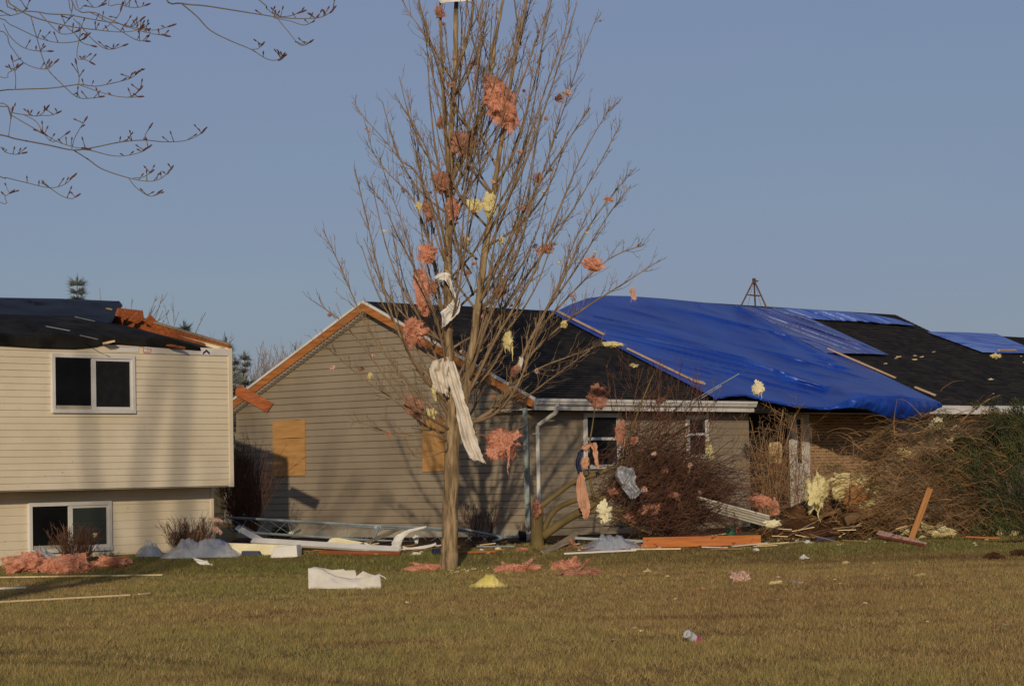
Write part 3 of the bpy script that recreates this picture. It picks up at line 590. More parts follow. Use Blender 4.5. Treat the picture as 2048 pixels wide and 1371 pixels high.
    m = MB(); m.box(G((AL + RK) / 2, BE / 2 - 0.475, ZE - 0.215), U, N_, Z, AL - RK - 0.1, BE + 0.86, 0.02); m.build('eave_soffit', M['white'], root)
    # downspout
    dx = gab(plane(1076, 950, G(0, 0.06, 0), N_))[0]
    gx = gab(plane(1115, 815, G(0, BE + 0.05, 0), N_))[0]
    pts = [G(gx, BE + 0.04, ZE - 0.12), G(gx, BE + 0.04, ZE - 0.22), G(gx - 0.03, BE, ZE - 0.30), G(dx + 0.1, 0.14, ZE - 0.47), G(dx, 0.07, ZE - 0.55), G(dx, 0.07, ZE - 0.7), G(dx, 0.07, 0.75)]
    m = MB()
    for i in range(len(pts) - 1): m.tube([pts[i], pts[i + 1]], 0.045, 8)
    m.box(G(dx - 0.0, 0.045, ZE - 0.72), U, N_, Z, 0.18, 0.05, 0.04)
    m.build('downspout', M['white'], root, smooth=False)
    # plywood over the gable openings
    for (x0, y0, x1, y1, x2, y2, x3, y3) in ((546, 841, 610, 838, 611, 950, 547, 952), (845, 835, 893, 833, 893, 941, 846, 943)):
        q = [plane(x, y, G(-0.03, 0, 0), U) for x, y in ((x0, y0), (x1, y1), (x2, y2), (x3, y3))]
        m = MB(); m.prism(q, U * -0.018); m.build('plywood_panel', M['ply'], root, uvf=lambda v: (v.z, (v - C0).dot(N_)))
    # little window jamb at the far back corner
    return root
grey_house()

# ------------------------------------------------------------------ blue tarps
def polyat(poly, t):
    ds = [0]
    for i in range(1, len(poly)): ds.append(ds[-1] + math.hypot(poly[i][0] - poly[i - 1][0], poly[i][1] - poly[i - 1][1]))
    q = t * ds[-1]
    for i in range(1, len(poly)):
        if q <= ds[i] + 1e-9:
            f = (q - ds[i - 1]) / max(1e-9, ds[i] - ds[i - 1]); return (poly[i - 1][0] + f * (poly[i][0] - poly[i - 1][0]), poly[i - 1][1] + f * (poly[i][1] - poly[i - 1][1]))
    return poly[-1]
def rooftarp(name, label, top, bot, off, amp, mt, nu=90, nv=50, hang=None, dirn=(1.0, -0.55), creases=()):
    vs = []
    L = math.hypot(*dirn)
    for j in range(nv):
        f = j / (nv - 1)
        for i in range(nu):
            a = polyat(top, i / (nu - 1)); b = polyat(bot, i / (nu - 1))
            qx, qy = a[0] + (b[0] - a[0]) * f, a[1] + (b[1] - a[1]) * f; p = rpx(qx, qy)
            u_, s_ = ruv(p); along = (u_ * dirn[0] + s_ * dirn[1]) / L; acr = (-u_ * dirn[1] + s_ * dirn[0]) / L
            edge = min(1, 6 * min(f, 1 - f, i / (nu - 1), 1 - i / (nu - 1)) + 0.15)
            rid = 1 - abs(mnoise.noise(Vector((along * 0.16, acr * 1.3, 5)))) * 2.2
            d = off + edge * amp * (0.55 * max(0, rid) ** 2 + 0.5 * mnoise.noise(Vector((along * 0.22, acr * 0.5, 1))) + 0.10 * max(0, 1 - abs(mnoise.noise(Vector((along * 0.3, acr * 3.1, 9)))) * 3) ** 2)
            for pl_, hh, ww in creases:
                dm = 1e9
                for (xa, ya), (xb, yb) in zip(pl_, pl_[1:]):
                    t_ = max(0, min(1, ((qx - xa) * (xb - xa) + (qy - ya) * (yb - ya)) / ((xb - xa) ** 2 + (yb - ya) ** 2))); dm = min(dm, math.hypot(qx - xa - t_ * (xb - xa), qy - ya - t_ * (yb - ya)))
                if dm < ww * 3: d += hh * math.exp(-(dm / ww) ** 2)
            d = max(0.015, d)
            if hang: d += .52 * sstep(1640, 1730, qx) * sstep(.55, 1, f) ** 1.3 * (1 - .5 * sstep(1820, 1884, qx)) + .10 * sstep(.8, 1, f)
            vs.append(plane(qx, qy, Rp(0, BE) + NR * d, NR))
    m = MB(); m.grid(vs, nu, nv)
    if hang:                                                      # rows that fall away below the last one
        last = [v.copy() for v in vs[-nu:]]; rows = [last]
        for k in range(1, 9):
            row = []
            for i in range(nu):
                h = hang(i / (nu - 1)); q = k / 8
                row.append(last[i] + Z * (-h * q) - N_ * (h * .9 * max(0, q - .45) ** 1.5) + N_ * 0.06 * min(1, q * 3) * mnoise.noise(Vector((i * 0.5, k * 0.2, 0))))
            rows.append(row)
        m.grid([v for r in rows for v in r], nu, 9)
    o = m.build(name, mt, smooth=True, uvf=lambda v: ((ruv(v)[0] * dirn[0] + ruv(v)[1] * dirn[1]) / L, (-ruv(v)[0] * dirn[1] + ruv(v)[1] * dirn[0]) / L))
    solid(o, 0.004); return tag(o, label, 'tarp', 'blue tarps on the grey house')
def hang_main(t):
    x = 1430 + t * 454; P = [(1430, .03), (1600, .04), (1664, .05), (1700, .17), (1745, .32), (1780, .50), (1805, .56), (1850, .44), (1884, .10)]
    for (xa, ha), (xb, hb) in zip(P, P[1:]):
        if x <= xb: return ha + (hb - ha) * max(0, x - xa) / (xb - xa)
    return .1
rooftarp('tarp', 'largest bright blue tarp, bulging from the ridge down past the gutter', [(1105, 626), (1140, 609), (1175, 596), (1215, 591), (1260, 592), (1330, 597), (1400, 604), (1450, 609), (1478, 611)],
         [(1430, 796), (1462, 790), (1492, 789), (1530, 799), (1580, 809), (1640, 815), (1664, 815), (1700, 800), (1740, 793), (1800, 793), (1850, 799), (1884, 806)], 0.05, 0.085, M['bluetarp'], 180, 84, hang_main, creases=[([(1150, 634), (1250, 652), (1340, 672), (1480, 712), (1650, 772)], .05, 5), ([(1190, 630), (1330, 660), (1500, 706)], .035, 4), ([(1480, 613), (1540, 650), (1640, 706), (1760, 770)], .07, 8), ([(1300, 600), (1450, 640), (1600, 715), (1700, 790)], .05, 12), ([(1470, 740), (1530, 758), (1640, 790)], .03, 4), ([(1560, 740), (1660, 780), (1800, 790)], .04, 7), ([(1400, 610), (1500, 648), (1570, 690)], .04, 6)])
rooftarp('tarp', 'worn see-through blue tarp ending in a point on the shingles below the tripod', [(1468, 610), (1520, 614), (1560, 617), (1612, 632)], [(1652, 705), (1690, 706), (1740, 707), (1740, 707), (1778, 709)], 0.10, 0.10, M['bluethin'], 50, 40, dirn=(0.6, -1))
rooftarp('tarp', 'pale blue tarp over the ridge right of the tripod', [(1545, 615), (1600, 617), (1680, 622), (1740, 628), (1790, 637), (1826, 649)], [(1612, 636), (1660, 640), (1720, 643), (1770, 647), (1800, 649), (1828, 651)], 0.06, 0.10, M['bluepale'], 60, 16, dirn=(0.6, -1))
rooftarp('tarp', 'blue tarp on the farthest right stretch of roof, cut by the frame edge', [(1853, 663), (1920, 664), (1992, 667)], [(1966, 704), (2010, 705), (2085, 706)], 0.05, 0.05, M['bluepale'], 60, 30, dirn=(1, -0.1))
# a strip that peeks over the ridge from the back slope
m = MB(); vs = []
for j in range(6):
    for i in range(40):
        a = 2.2 + i / 39 * 4.6; q = j / 5
        h = 0.07 + 0.05 * mnoise.noise(Vector((a * 0.8, 0, 2))) + 0.04 * sstep(4, 6.8, a)
        vs.append(G(a, BR - 0.05 - q * 2.0, ZR + (h if j else 0.02) - max(0, q - 0.15) * 2.0 * SL))
m.grid(vs, 40, 6); o = m.build('tarp', M['bluepale'], smooth=True, uvf=ruv); solid(o, 0.004); tag(o, 'thin strip of blue tarp showing along the low ridge behind the big bare tree', 'tarp', 'blue tarps on the grey house')
def batten(label, p0, p1, wid=0.09, off=0.10):
    p = rpx(*p0, off); q = rpx(*p1, off); m = MB(); m.bar(p, q, wid, 0.03, up=NR); o = m.build('wooden_batten', M['batten']); tag(o, label, 'batten', 'wooden strips nailed along tarp edges')
batten('pale wooden batten at the upper left edge of the largest blue tarp', (1110, 628), (1206, 676))
batten('thin pale batten along the lower left edge of the largest blue tarp', (1252, 704), (1385, 768), 0.07)
batten('short pale batten at the bottom left corner of the largest blue tarp', (1384, 768), (1406, 773), 0.15)
batten('long pale batten on the right edge of the largest blue tarp', (1652, 706), (1788, 765), 0.08, 0.14)
batten('short pale batten above the right gutter at the tip of the largest tarp', (1826, 783), (1868, 800), 0.11, 0.14)
batten('pale batten on the bottom edge of the farthest blue tarp', (1995, 706), (2030, 706), 0.07)

# ------------------------------------------------------------------ roof tripod
def tripod():
    apx = rpx(1478, 611); c = G(*(gab(rpx(1508, 614))[0:1]), B2, 0)
    a0 = gab(rpx(1508, 614))[0]; zt = Rp(0, B2).z
    base = Vector((G(a0, B2, 0).x, G(a0, B2, 0).y, zt))
    root = thing('roof_tripod', 'rusty steel tripod mount standing on the blue tarped ridge', 'tripod', base)
    top = at(1508, 560, base.y); R_ = lambda px, py, dy: at(px, py, base.y + dy)
    feet = [R_(1478, 612, -0.25), R_(1537, 617, -0.25), R_(1511, 617, 0.5)]
    for f in feet:
        m = MB(); m.tube([f - Z * 0.1, top + (f - top).normalized() * 0.04], 0.022, 8); m.build('leg', M['rust'], root)
    mids = [top + (f - top) * 0.55 for f in feet]
    m = MB(); m.tube([mids[0], mids[1]], 0.014, 6); m.tube([mids[1], mids[2]], 0.014, 6); m.tube([mids[2], mids[0]], 0.014, 6); m.build('brace', M['rust'], root)
    m = MB(); m.tube([top - Z * 0.08, top + Z * 0.05], 0.05, 10); m.tube([top - Z * 0.02, top + Vector((0.12, 0, -0.03))], 0.022, 8); m.build('collar', M['rust'], root)
    m = MB(); m.tube([top, (feet[0] + feet[2]) / 2], 0.004, 4); m.tube([top, (feet[1] + feet[2]) / 2], 0.004, 4); m.build('guy_wire', M['rust'], root)
tripod()

# ------------------------------------------------------------------ plants
RMIN = 0.0042
def grow(mb, p, d, L, r, lvl, up=0.25, jit=0.18, seg=None, sides=3, spread=0.65, dens=5.0, rec=None, tipr=0.25, childL=0.45):
    n = seg or max(3, min(8, int(L / 0.12))); pts = [p.copy()]; d = d.normalized(); ds = [d]
    for i in range(n):
        d = (d + Vector((random.gauss(0, jit), random.gauss(0, jit), random.gauss(0, jit))) + Z * up / n * 2).normalized()
        pts.append(pts[-1] + d * (L / n)); ds.append(d)
    rad = [r * (1 - (1 - tipr) * i / n) for i in range(n + 1)]
    mb.tube(pts, rad, sides, cap=False)
    if rec is not None: rec.append(pts)
    if lvl > 0:
        k = max(1, int(L * dens * random.uniform(0.7, 1.2)))
        for _ in range(k):
            t = random.uniform(0.15, 0.97); i = min(n - 1, int(t * n)); q = pts[i].lerp(pts[i + 1], t * n - i)
            ax = ds[i].cross(vrand()); 
            if ax.length < 1e-3: continue
            nd = Matrix.Rotation(random.uniform(0.5, 1.0) * spread * 1.4, 3, ax.normalized()) @ ds[i]
            grow(mb, q, nd, L * childL * random.uniform(0.45, 1.1) * (1.15 - t * 0.6), max(r * 0.6 * (1 - 0.4 * t), RMIN), lvl - 1, up, jit, None, 3, spread, dens * 1.15, rec, tipr, childL)
    return pts

TREE_Y = ground(897, 1136).y
def TP(px, py, dy=0.0): return at(px, py, TREE_Y + dy)
PXM = TREE_Y / FPX                                                # metres per photo pixel at the tree
twig_pts = []
def big_tree():
    base = ground(897, 1136); root = thing('bare_tree', 'tall bare tree hung with pink insulation in the middle of the lawn', 'tree', base)
    def limb(name, pl, mt, sides=8, twigs=0.0, tl=1.0, smooth=True, tw_up=0.35):
        pts = [TP(x, y, dy) for x, y, dy, r in pl]; rad = [r * PXM for *_, r in pl]; n = 5
        P = crom(pts, n); R = []
        for i in range(len(rad) - 1): R += [rad[i] + (rad[i + 1] - rad[i]) * k / n for k in range(n)]
        R.append(rad[-1])
        for i in range(1, len(P) - 1): P[i] = P[i] + vrand() * min(0.012, R[i] * 0.22)
        if name == 'trunk':                                       # root flare
            P[0] = P[0] - Z * 0.1; R[0] *= 1.25; R[1] *= 1.06
        m = MB(); m.tube(P, R, sides)
        if twigs:
            tot = sum((P[i + 1] - P[i]).length for i in range(len(P) - 1)); k = int(tot * twigs); acc = 0
            for _ in range(k):
                t = random.uniform(0.12, 1.0); f = t * (len(P) - 1); i = min(len(P) - 2, int(f)); q = P[i].lerp(P[i + 1], f - i); tg = (P[i + 1] - P[i]).normalized()
                ax = tg.cross(vrand()).normalized(); nd = Matrix.Rotation(random.uniform(0.35, 0.85), 3, ax) @ tg
                grow(m, q, nd, tl * random.uniform(0.25, 0.9) * (1.2 - 0.6 * t), max(0.0058, min(.011, R[i] * 0.36)), 2, tw_up, 0.13, dens=5.0, rec=twig_pts, tipr=0.45, childL=0.5)
        return m.build(name, M[mt], root, smooth=smooth)
    def limb_(name, pl, mt, *a, **k): return limb(name, [(x, y, dy, r * .62 if r > 1 else r) for x, y, dy, r in pl], mt, *a, **k)
    def limb_2(name, pl, mt, *a, **k): return limb(name, [(x, y, dy, r * .8) for x, y, dy, r in pl], mt, *a, **k)
    limb('trunk', [(897, 1138, 0, 19), (899, 1100, 0, 17), (900, 1050, 0, 16.3), (902, 950, 0, 15), (905, 880, 0, 15.5), (902, 800, 0, 11.5), (898, 700, 0, 9.6), (896, 600, 0, 9), (897, 500, 0, 8.4), (898, 400, 0, 7.6), (900, 330, 0, 6.8), (903, 250, 0, 5.8), (909, 150, 0, 4.8), (912, 50, 0, 5), (915, -60, 0, 4), (918, -170, 0, 2.5)], 'bark', 14)
    limb_2('leader', [(908, 868, 0, 9), (930, 800, -.2, 10.5), (943, 710, -.3, 10.5), (955, 620, -.3, 9.5), (966, 540, -.3, 9), (975, 470, -.3, 8.2), (985, 400, -.2, 7), (1000, 300, -.2, 6), (1010, 230, -.2, 5), (1028, 130, -.2, 4.2), (1050, 20, -.1, 3.2), (1062, -60, 0, 2.2)], 'bark', 10, 3.0, 0.9)
    limb_2('leader', [(903, 362, 0, 6), (918, 330, .15, 7), (935, 300, .2, 7), (951, 262, .2, 6.5), (967, 215, .2, 6), (985, 130, .2, 5), (990, 85, .2, 4.4), (1006, 0, .2, 3.4), (1015, -60, .2, 2.4)], 'bark', 8, 3.0, 0.8)
    limb_2('leader', [(904, 200, 0, 4), (914, 135, -.1, 4), (931, 90, -.2, 3.8), (944, 30, -.2, 3.4), (950, -50, -.2, 2.2)], 'bark', 8, 3.5, 0.6)
    limb_2('leader', [(897, 330, 0, 4), (889, 230, -.1, 4), (884, 120, -.1, 3.6), (881, 20, -.1, 3), (878, -60, -.1, 2)], 'bark', 8, 3.5, 0.6)
    hand = [
        [(896, 250, 0, 4), (885, 170, .2, 3.6), (862, 90, .3, 3), (840, 10, .4, 2.2), (830, -40, .4, 1.4)],
        [(890, 180, 0, 3), (860, 90, -.4, 2.4), (818, 25, -.5, 1.4), (800, -10, -.5, 0.8)],
        [(900, 560, 0, 5), (873, 450, -.3, 4), (850, 380, -.4, 3), (828, 340, -.5, 2.4), (803, 322, -.6, 2), (777, 290, -.6, 1.6), (732, 239, -.7, 1.2), (704, 204, -.7, 0.8)],
        [(899, 620, 0, 5), (868, 520, .3, 4), (840, 430, .5, 3.2), (820, 390, .6, 2.6), (773, 342, .7, 1.9), (745, 300, .8, 1.3), (733, 252, .8, 0.8)],
        [(897, 520, 0, 4.5), (876, 420, -.6, 3.6), (856, 310, -.9, 2.6), (828, 250, -1, 1.7), (799, 205, -1, 0.9)],
        [(902, 840, 0, 6), (862, 770, -.3, 5), (820, 710, -.5, 4), (789, 644, -.6, 3.2), (761, 556, -.6, 2.6), (736, 450, -.6, 1.8), (710, 338, -.6, 0.9)],
        [(903, 850, 0, 6), (850, 800, .3, 4.6), (800, 745, .6, 3.6), (745, 672, .7, 2.8), (708, 598, .8, 2.2), (680, 531, .8, 1.7), (645, 458, .8, 0.9)],
        [(905, 862, 0, 5), (860, 835, -.6, 4), (800, 790, -.9, 3.2), (725, 690, -1, 2.2), (680, 640, -1, 1.5), (627, 602, -1, 0.8)],
        [(904, 872, 0, 5), (850, 850, .5, 3.8), (790, 800, .9, 2.8), (730, 760, 1.1, 2), (660, 700, 1.2, 1.1), (640, 680, 1.2, 0.8)],
        [(902, 884, 0, 4.5), (860, 868, -.4, 3.2), (800, 872, -.6, 2.2), (740, 850, -.8, 1.4), (700, 842, -.9, 0.8)],
        [(900, 800, 0, 5), (868, 700, .8, 4), (845, 600, 1.2, 3), (815, 480, 1.5, 2.1), (780, 380, 1.6, 1.2), (760, 320, 1.6, 0.8)],
        [(898, 760, 0, 5), (876, 650, -.8, 4), (840, 560, -1.2, 3), (790, 460, -1.5, 2), (770, 410, -1.5, 1.2), (745, 380, -1.6, 0.8)],
        [(897, 700, 0, 4.5), (880, 590, .5, 3.6), (858, 480, .8, 2.8), (845, 370, 1, 2), (832, 300, 1, 1.2), (815, 180, 1.1, 0.8)],
        [(908, 868, 0, 9), (954, 840, .1, 8), (1007, 798, .3, 7), (1042, 717, .4, 5.6), (1088, 626, .5, 4.4), (1130, 549, .5, 3.6), (1168, 468, .6, 2.6), (1218, 398, .6, 1.6), (1262, 345, .6, 0.9)],
        [(1030, 745, .4, 4.6), (1090, 680, .2, 4), (1165, 619, 0, 3), (1250, 565, -.1, 2), (1320, 520, -.1, 0.9)],
        [(1020, 770, .3, 4), (1080, 735, -.2, 3), (1140, 712, -.5, 2), (1200, 690, -.6, 0.9)],
        [(985, 815, .2, 4), (1040, 800, -.3, 3), (1100, 758, -.6, 2), (1180, 700, -.7, 0.9)],
        [(950, 700, -.2, 6), (985, 600, .4, 5), (1030, 480, .7, 4), (1080, 360, .8, 3), (1120, 240, .9, 2.1), (1160, 120, .9, 1.3), (1195, 30, .9, .8)],
        [(957, 610, -.3, 5.5), (1000, 520, -.8, 4.6), (1060, 400, -1.1, 3.5), (1130, 290, -1.2, 2.4), (1180, 215, -1.2, 1.5), (1240, 245, -1.2, .01)][:5],
        [(968, 520, -.3, 5), (1010, 420, .1, 4), (1050, 300, .3, 3), (1090, 180, .4, 2.2), (1130, 60, .4, 1.4), (1140, -20, .4, .9)],
        [(975, 470, -.3, 5), (1040, 350, -.7, 3.6), (1085, 230, -.9, 2.6), (1120, 120, -1, 1.7), (1150, 20, -1, 1)],
        [(935, 790, -.2, 6), (990, 680, -.6, 5), (1060, 560, -.9, 4), (1110, 440, -1, 3), (1160, 320, -1.1, 2), (1205, 240, -1.1, 1.2), (1220, 215, -1.1, .8)],
        [(945, 720, -.3, 5), (1020, 600, .9, 4), (1090, 500, 1.2, 3), (1170, 380, 1.4, 2), (1240, 250, 1.5, 1)],
        [(1088, 626, .5, 3.6), (1150, 540, .8, 2.8), (1210, 440, 1, 1.9), (1262, 370, 1, 1)],
        [(1060, 680, .4, 3.6), (1130, 600, 1, 2.8), (1215, 520, 1.3, 1.9), (1290, 488, 1.4, .9)],
        [(940, 760, -.3, 5), (970, 660, -.9, 4.2), (1020, 540, -1.3, 3.2), (1060, 420, -1.5, 2.3), (1100, 300, -1.6, 1.5), (1128, 190, -1.6, .9)],
        [(912, 850, 0, 6), (985, 830, -.6, 5), (1035, 770, -.9, 4), (1075, 660, -1.1, 3.2), (1120, 560, -1.2, 2.4), (1150, 480, -1.3, 1.6), (1190, 400, -1.3, .9)],
        [(905, 855, 0, 5), (940, 830, .8, 4.5), (975, 740, 1.2, 4), (1000, 620, 1.4, 3), (1030, 480, 1.5, 2.2), (1045, 340, 1.5, 1.4), (1060, 240, 1.5, .9)],
        [(985, 400, -.2, 4), (1030, 290, .3, 3), (1065, 180, .5, 2.4), (1090, 60, .6, 1.6), (1110, -30, .6, 1)],
        [(1000, 300, -.2, 4), (1035, 190, -.5, 3), (1070, 90, -.7, 2.2), (1100, 0, -.8, 1.4)],
        [(898, 420, 0, 4), (925, 330, -.6, 3), (940, 230, -.8, 2.3), (955, 130, -.9, 1.6), (965, 40, -.9, 1)],
        [(900, 480, 0, 4), (925, 400, .7, 3.2), (945, 300, 1, 2.5), (960, 190, 1.1, 1.8), (975, 80, 1.1, 1.1)],
        [(899, 590, 0, 4.5), (930, 500, .6, 3.6), (950, 400, .9, 2.8), (965, 300, 1, 2), (1000, 150, 1.1, 1.2)],
        [(906, 880, 0, 4), (950, 868, .3, 3), (1000, 872, .5, 2), (1050, 850, .6, .9)],
        [(903, 895, 0, 3), (880, 905, -.3, 2.2), (840, 915, -.5, 1.4), (812, 900, -.6, .8)],
        [(899, 660, 0, 4.5), (915, 590, -.7, 3.6), (930, 500, -1, 2.7), (940, 400, -1.2, 1.9), (950, 290, -1.3, 1)],
    ]
    for h in hand: limb_('limb', h, 'twig', 6, 9.5, 0.75)
    # further shoots in depth, rising off the trunk and leaders
    for k in range(40):
        y0 = random.uniform(330, 860); x0 = 900 + random.gauss(0, 6) + (0 if random.random() < .5 else (860 - y0) * .18); s = random.choice((-1, 1)); dx = s * random.uniform(40, 210) * (.55 + .45 * (y0 / 860)); ht = random.uniform(200, 430); dz = random.uniform(-1.9, 1.9)
        limb_('limb', [(x0, y0, 0, 4.2), (x0 + dx * .45, y0 - ht * .22, dz * .4, 3.4), (x0 + dx * .78, y0 - ht * .55, dz * .8, 2.3), (x0 + dx, y0 - ht, dz, .8)], 'twig', 5, 4.2, 0.8)
    for k in range(30):
        y0 = random.uniform(90, 430); x0 = 902 + (430 - y0) * random.choice((0.02, .28, .42)) + random.gauss(0, 4); s = random.choice((-1, 1, 1)); dx = s * random.uniform(20, 120); ht = random.uniform(140, 320); dz = random.uniform(-1.3, 1.3)
        limb_('limb', [(x0, y0, 0, 2.8), (x0 + dx * .5, y0 - ht * .3, dz * .5, 2.2), (x0 + dx * .8, y0 - ht * .62, dz * .8, 1.6), (x0 + dx, y0 - ht, dz, .8)], 'twig', 5, 6.0, 0.6)
    return root
big_tree()

# near maple on the left, its drooping twigs hang into the frame
def near_maple():
    MY = 6.5; base = Vector((-8.6, MY, 0)); root = thing('maple_tree', 'near maple tree whose budding twigs hang into the upper left corner', 'tree', base)
    m = MB(); T = [base + Vector((0, 0, -0.1)), base + Vector((0.1, 0, 1.5)), base + Vector((0.15, 0.1, 3.2)), base + Vector((0.2, 0.1, 5.5)), base + Vector((0.1, 0.2, 8)), base + Vector((0.3, 0.1, 11)), base + Vector((0.5, 0.2, 14)), base + Vector((0.6, 0, 17))]
    m.tube(crom(T, 4), [0.30 - 0.27 * i / 28 for i in range(29)], 12); m.build('trunk', M['maplebark'], root, smooth=True)
    def big(pts, r0, r1, tw=1.5):
        m = MB(); P = crom([Vector(p) for p in pts], 6); n = len(P); m.tube(P, [r0 + (r1 - r0) * i / (n - 1) for i in range(n)], 8)
        for _ in range(int(8 * tw)):
            i = random.randrange(n // 4, n - 1); d = (P[i + 1] - P[i]).normalized(); ax = d.cross(vrand()).normalized()
            grow(m, P[i], Matrix.Rotation(random.uniform(.4, 1), 3, ax) @ d, random.uniform(.8, 2.2), 0.018, 1, 0.3, 0.12, dens=1.2)
        m.build('limb', M['maplebark'], root, smooth=True)
    bx = base
    for pts, r0, r1 in (([bx + Vector((.15, .1, 6)), bx + Vector((-.5, 0, 9)), bx + Vector((-.9, .3, 12)), bx + Vector((-1.0, .2, 16))], .13, .03), ([bx + Vector((.2, .1, 8)), bx + Vector((.7, .1, 10.6)), bx + Vector((1.7, .2, 13)), bx + Vector((2.6, 0, 16))], .09, .03),
                        ([bx + Vector((.2, .1, 7)), bx + Vector((-.3, .3, 10)), bx + Vector((1.0, .3, 12.2)), bx + Vector((3.2, .4, 14.8))], .13, .06), ([bx + Vector((.1, .1, 9)), bx + Vector((-.2, .4, 12)), bx + Vector((.2, .5, 15)), bx + Vector((.3, .5, 18))], .09, .03),
                        ([bx + Vector((.3, .1, 8.6)), bx + Vector((.9, -.4, 10.4)), bx + Vector((2.0, -.6, 12.2)), bx + Vector((3.8, -.6, 14.4))], .12, .05)): big(pts, r0, r1)
    # carriers that lead from the trunk to the hanging twigs (outside the frame)
    def A(px, py, dy=0): return at(px, py, MY + dy)
    hubs = {'top': A(120, -260, 0.1), 'mid': A(-260, 60, 0), 'low': A(-300, 230, -0.1), 'far': A(300, -160, 0.2)}
    for k, h in hubs.items():
        s = base + Vector((0.15, 0.1, {'top': 4.4, 'mid': 3.2, 'low': 2.7, 'far': 5.0}[k])); m = MB(); mid = (s + h) / 2 + Vector((0, 0.2, 0.35))
        m.tube(crom([s, mid, h], 8), [0.032 - 0.024 * i / 16 for i in range(17)], 8); m.build('limb', M['maplebark'], root, smooth=True)
    sc = MY / FPX
    z3 = 700 / 2048
    tw = [  # polylines in the zoom frame of the upper left corner, first point outside towards a hub
        ('mid', [(-40, -20), (60, 25), (180, 95), (380, 150), (560, 175), (700, 188), (800, 178), (835, 152)], 4),
        ('top', [(30, -30), (230, 72), (400, 88), (560, 118), (700, 140), (830, 172), (920, 175), (1020, 145)], 3.6),
        ('top', [(410, -20), (560, 75), (680, 130), (790, 172), (880, 195), (985, 212)], 3.2),
        ('mid', [(-60, 110), (60, 145), (220, 220), (340, 250), (460, 240), (520, 200)], 3),
        ('mid', [(180, 95), (215, 220), (270, 390), (360, 490), (450, 568), (530, 575), (600, 565)], 2.6),
        ('mid', [(-50, 170), (60, 270), (140, 368), (265, 405), (335, 355)], 2.6),
        ('low', [(-60, 540), (90, 524), (300, 516), (460, 495), (560, 505), (680, 482), (770, 455), (825, 410)], 3.8),
        ('low', [(460, 495), (560, 530), (660, 560), (750, 570), (830, 565)], 2.4), ('low', [(750, 570), (800, 545), (828, 512)], 2),
        ('low', [(460, 495), (462, 450), (443, 355)], 2), ('low', [(-60, 600), (60, 655), (150, 672), (230, 676), (280, 625)], 2.4), ('low', [(230, 676), (300, 675), (348, 655)], 2),
        ('low', [(-30, 620), (60, 670), (180, 740), (260, 785), (340, 830), (440, 862), (520, 872)], 3), ('low', [(140, 672), (210, 710), (250, 770), (310, 830), (400, 775)], 2),
        ('low', [(-60, 780), (90, 812), (280, 848), (430, 878), (560, 860), (700, 832), (840, 820), (960, 830), (1070, 825), (1150, 798), (1203, 752)], 4.2),
        ('low', [(430, 878), (520, 878), (640, 908), (730, 912), (830, 888), (878, 855)], 2.8), ('low', [(430, 878), (520, 935), (600, 990), (750, 1040), (860, 1060), (930, 1050), (985, 1010), (1008, 978)], 3.2),
        ('low', [(755, 1045), (800, 1100), (880, 1148), (940, 1118)], 2.2), ('low', [(780, 1042), (840, 1035), (892, 1000)], 2), ('low', [(840, 820), (855, 780), (883, 735)], 2), ('low', [(420, 870), (440, 800), (505, 692)], 2.2),
        ('low', [(-60, 1010), (40, 1040), (160, 1070), (290, 1098), (380, 1078), (440, 1022)], 3), ('low', [(290, 1098), (360, 1145), (420, 1162), (460, 1140)], 2.4), ('low', [(-50, 1160), (30, 1145), (76, 1118)], 2),
        ('low', [(-40, 850), (30, 890), (90, 903), (148, 893)], 2), ('mid', [(-40, 440), (50, 425), (112, 385)], 2), ('mid', [(90, 520), (90, 440), (68, 335)], 2.2), ('low', [(50, 800), (60, 720), (74, 635)], 2),
        ('far', [(960, -30), (1060, 20), (1200, 35), (1350, 58), (1500, 82), (1640, 103), (1760, 110), (1860, 105), (1920, 82), (1958, 45)], 4),
        ('far', [(1060, 20), (1150, 95), (1230, 178), (1350, 240), (1470, 290), (1560, 345), (1620, 352), (1668, 326)], 3.4), ('far', [(1470, 290), (1510, 285), (1540, 255)], 2),
        ('far', [(1490, -20), (1560, 50), (1620, 92), (1690, 95), (1780, 65)], 2.8), ('far', [(1620, 105), (1690, 190), (1750, 260), (1790, 262), (1824, 240)], 2.2), ('far', [(1600, 105), (1700, 125), (1780, 148), (1830, 125), (1862, 92)], 2.2),
        ('far', [(640, -10), (700, 25), (770, 45), (820, 42), (868, 26)], 2.2), ('top', [(400, -20), (420, 70), (380, 140), (350, 170)], 2), ('top', [(430, 110), (470, 170), (450, 330), (500, 350), (545, 373)], 2),
        ('top', [(460, 130), (520, 210), (600, 278), (660, 288), (738, 262)], 2.2), ('top', [(520, 70), (600, 110), (720, 190), (800, 235), (868, 242)], 2.2), ('top', [(380, 150), (440, 200), (480, 250), (555, 272)], 2),
        ('mid', [(20, 140), (60, 215), (130, 275), (210, 298), (300, 300)], 2), ('top', [(600, 175), (660, 130), (700, 80), (710, 45)], 2), ('top', [(700, 140), (760, 160), (840, 105)], 1.8), ('top', [(230, 75), (290, 140), (350, 195), (410, 198), (460, 180)], 2),
        ('mid', [(-30, 95), (60, 92), (140, 65), (180, -10)], 2), ('top', [(440, -10), (500, 30), (560, 45), (612, 25)], 2)]
    
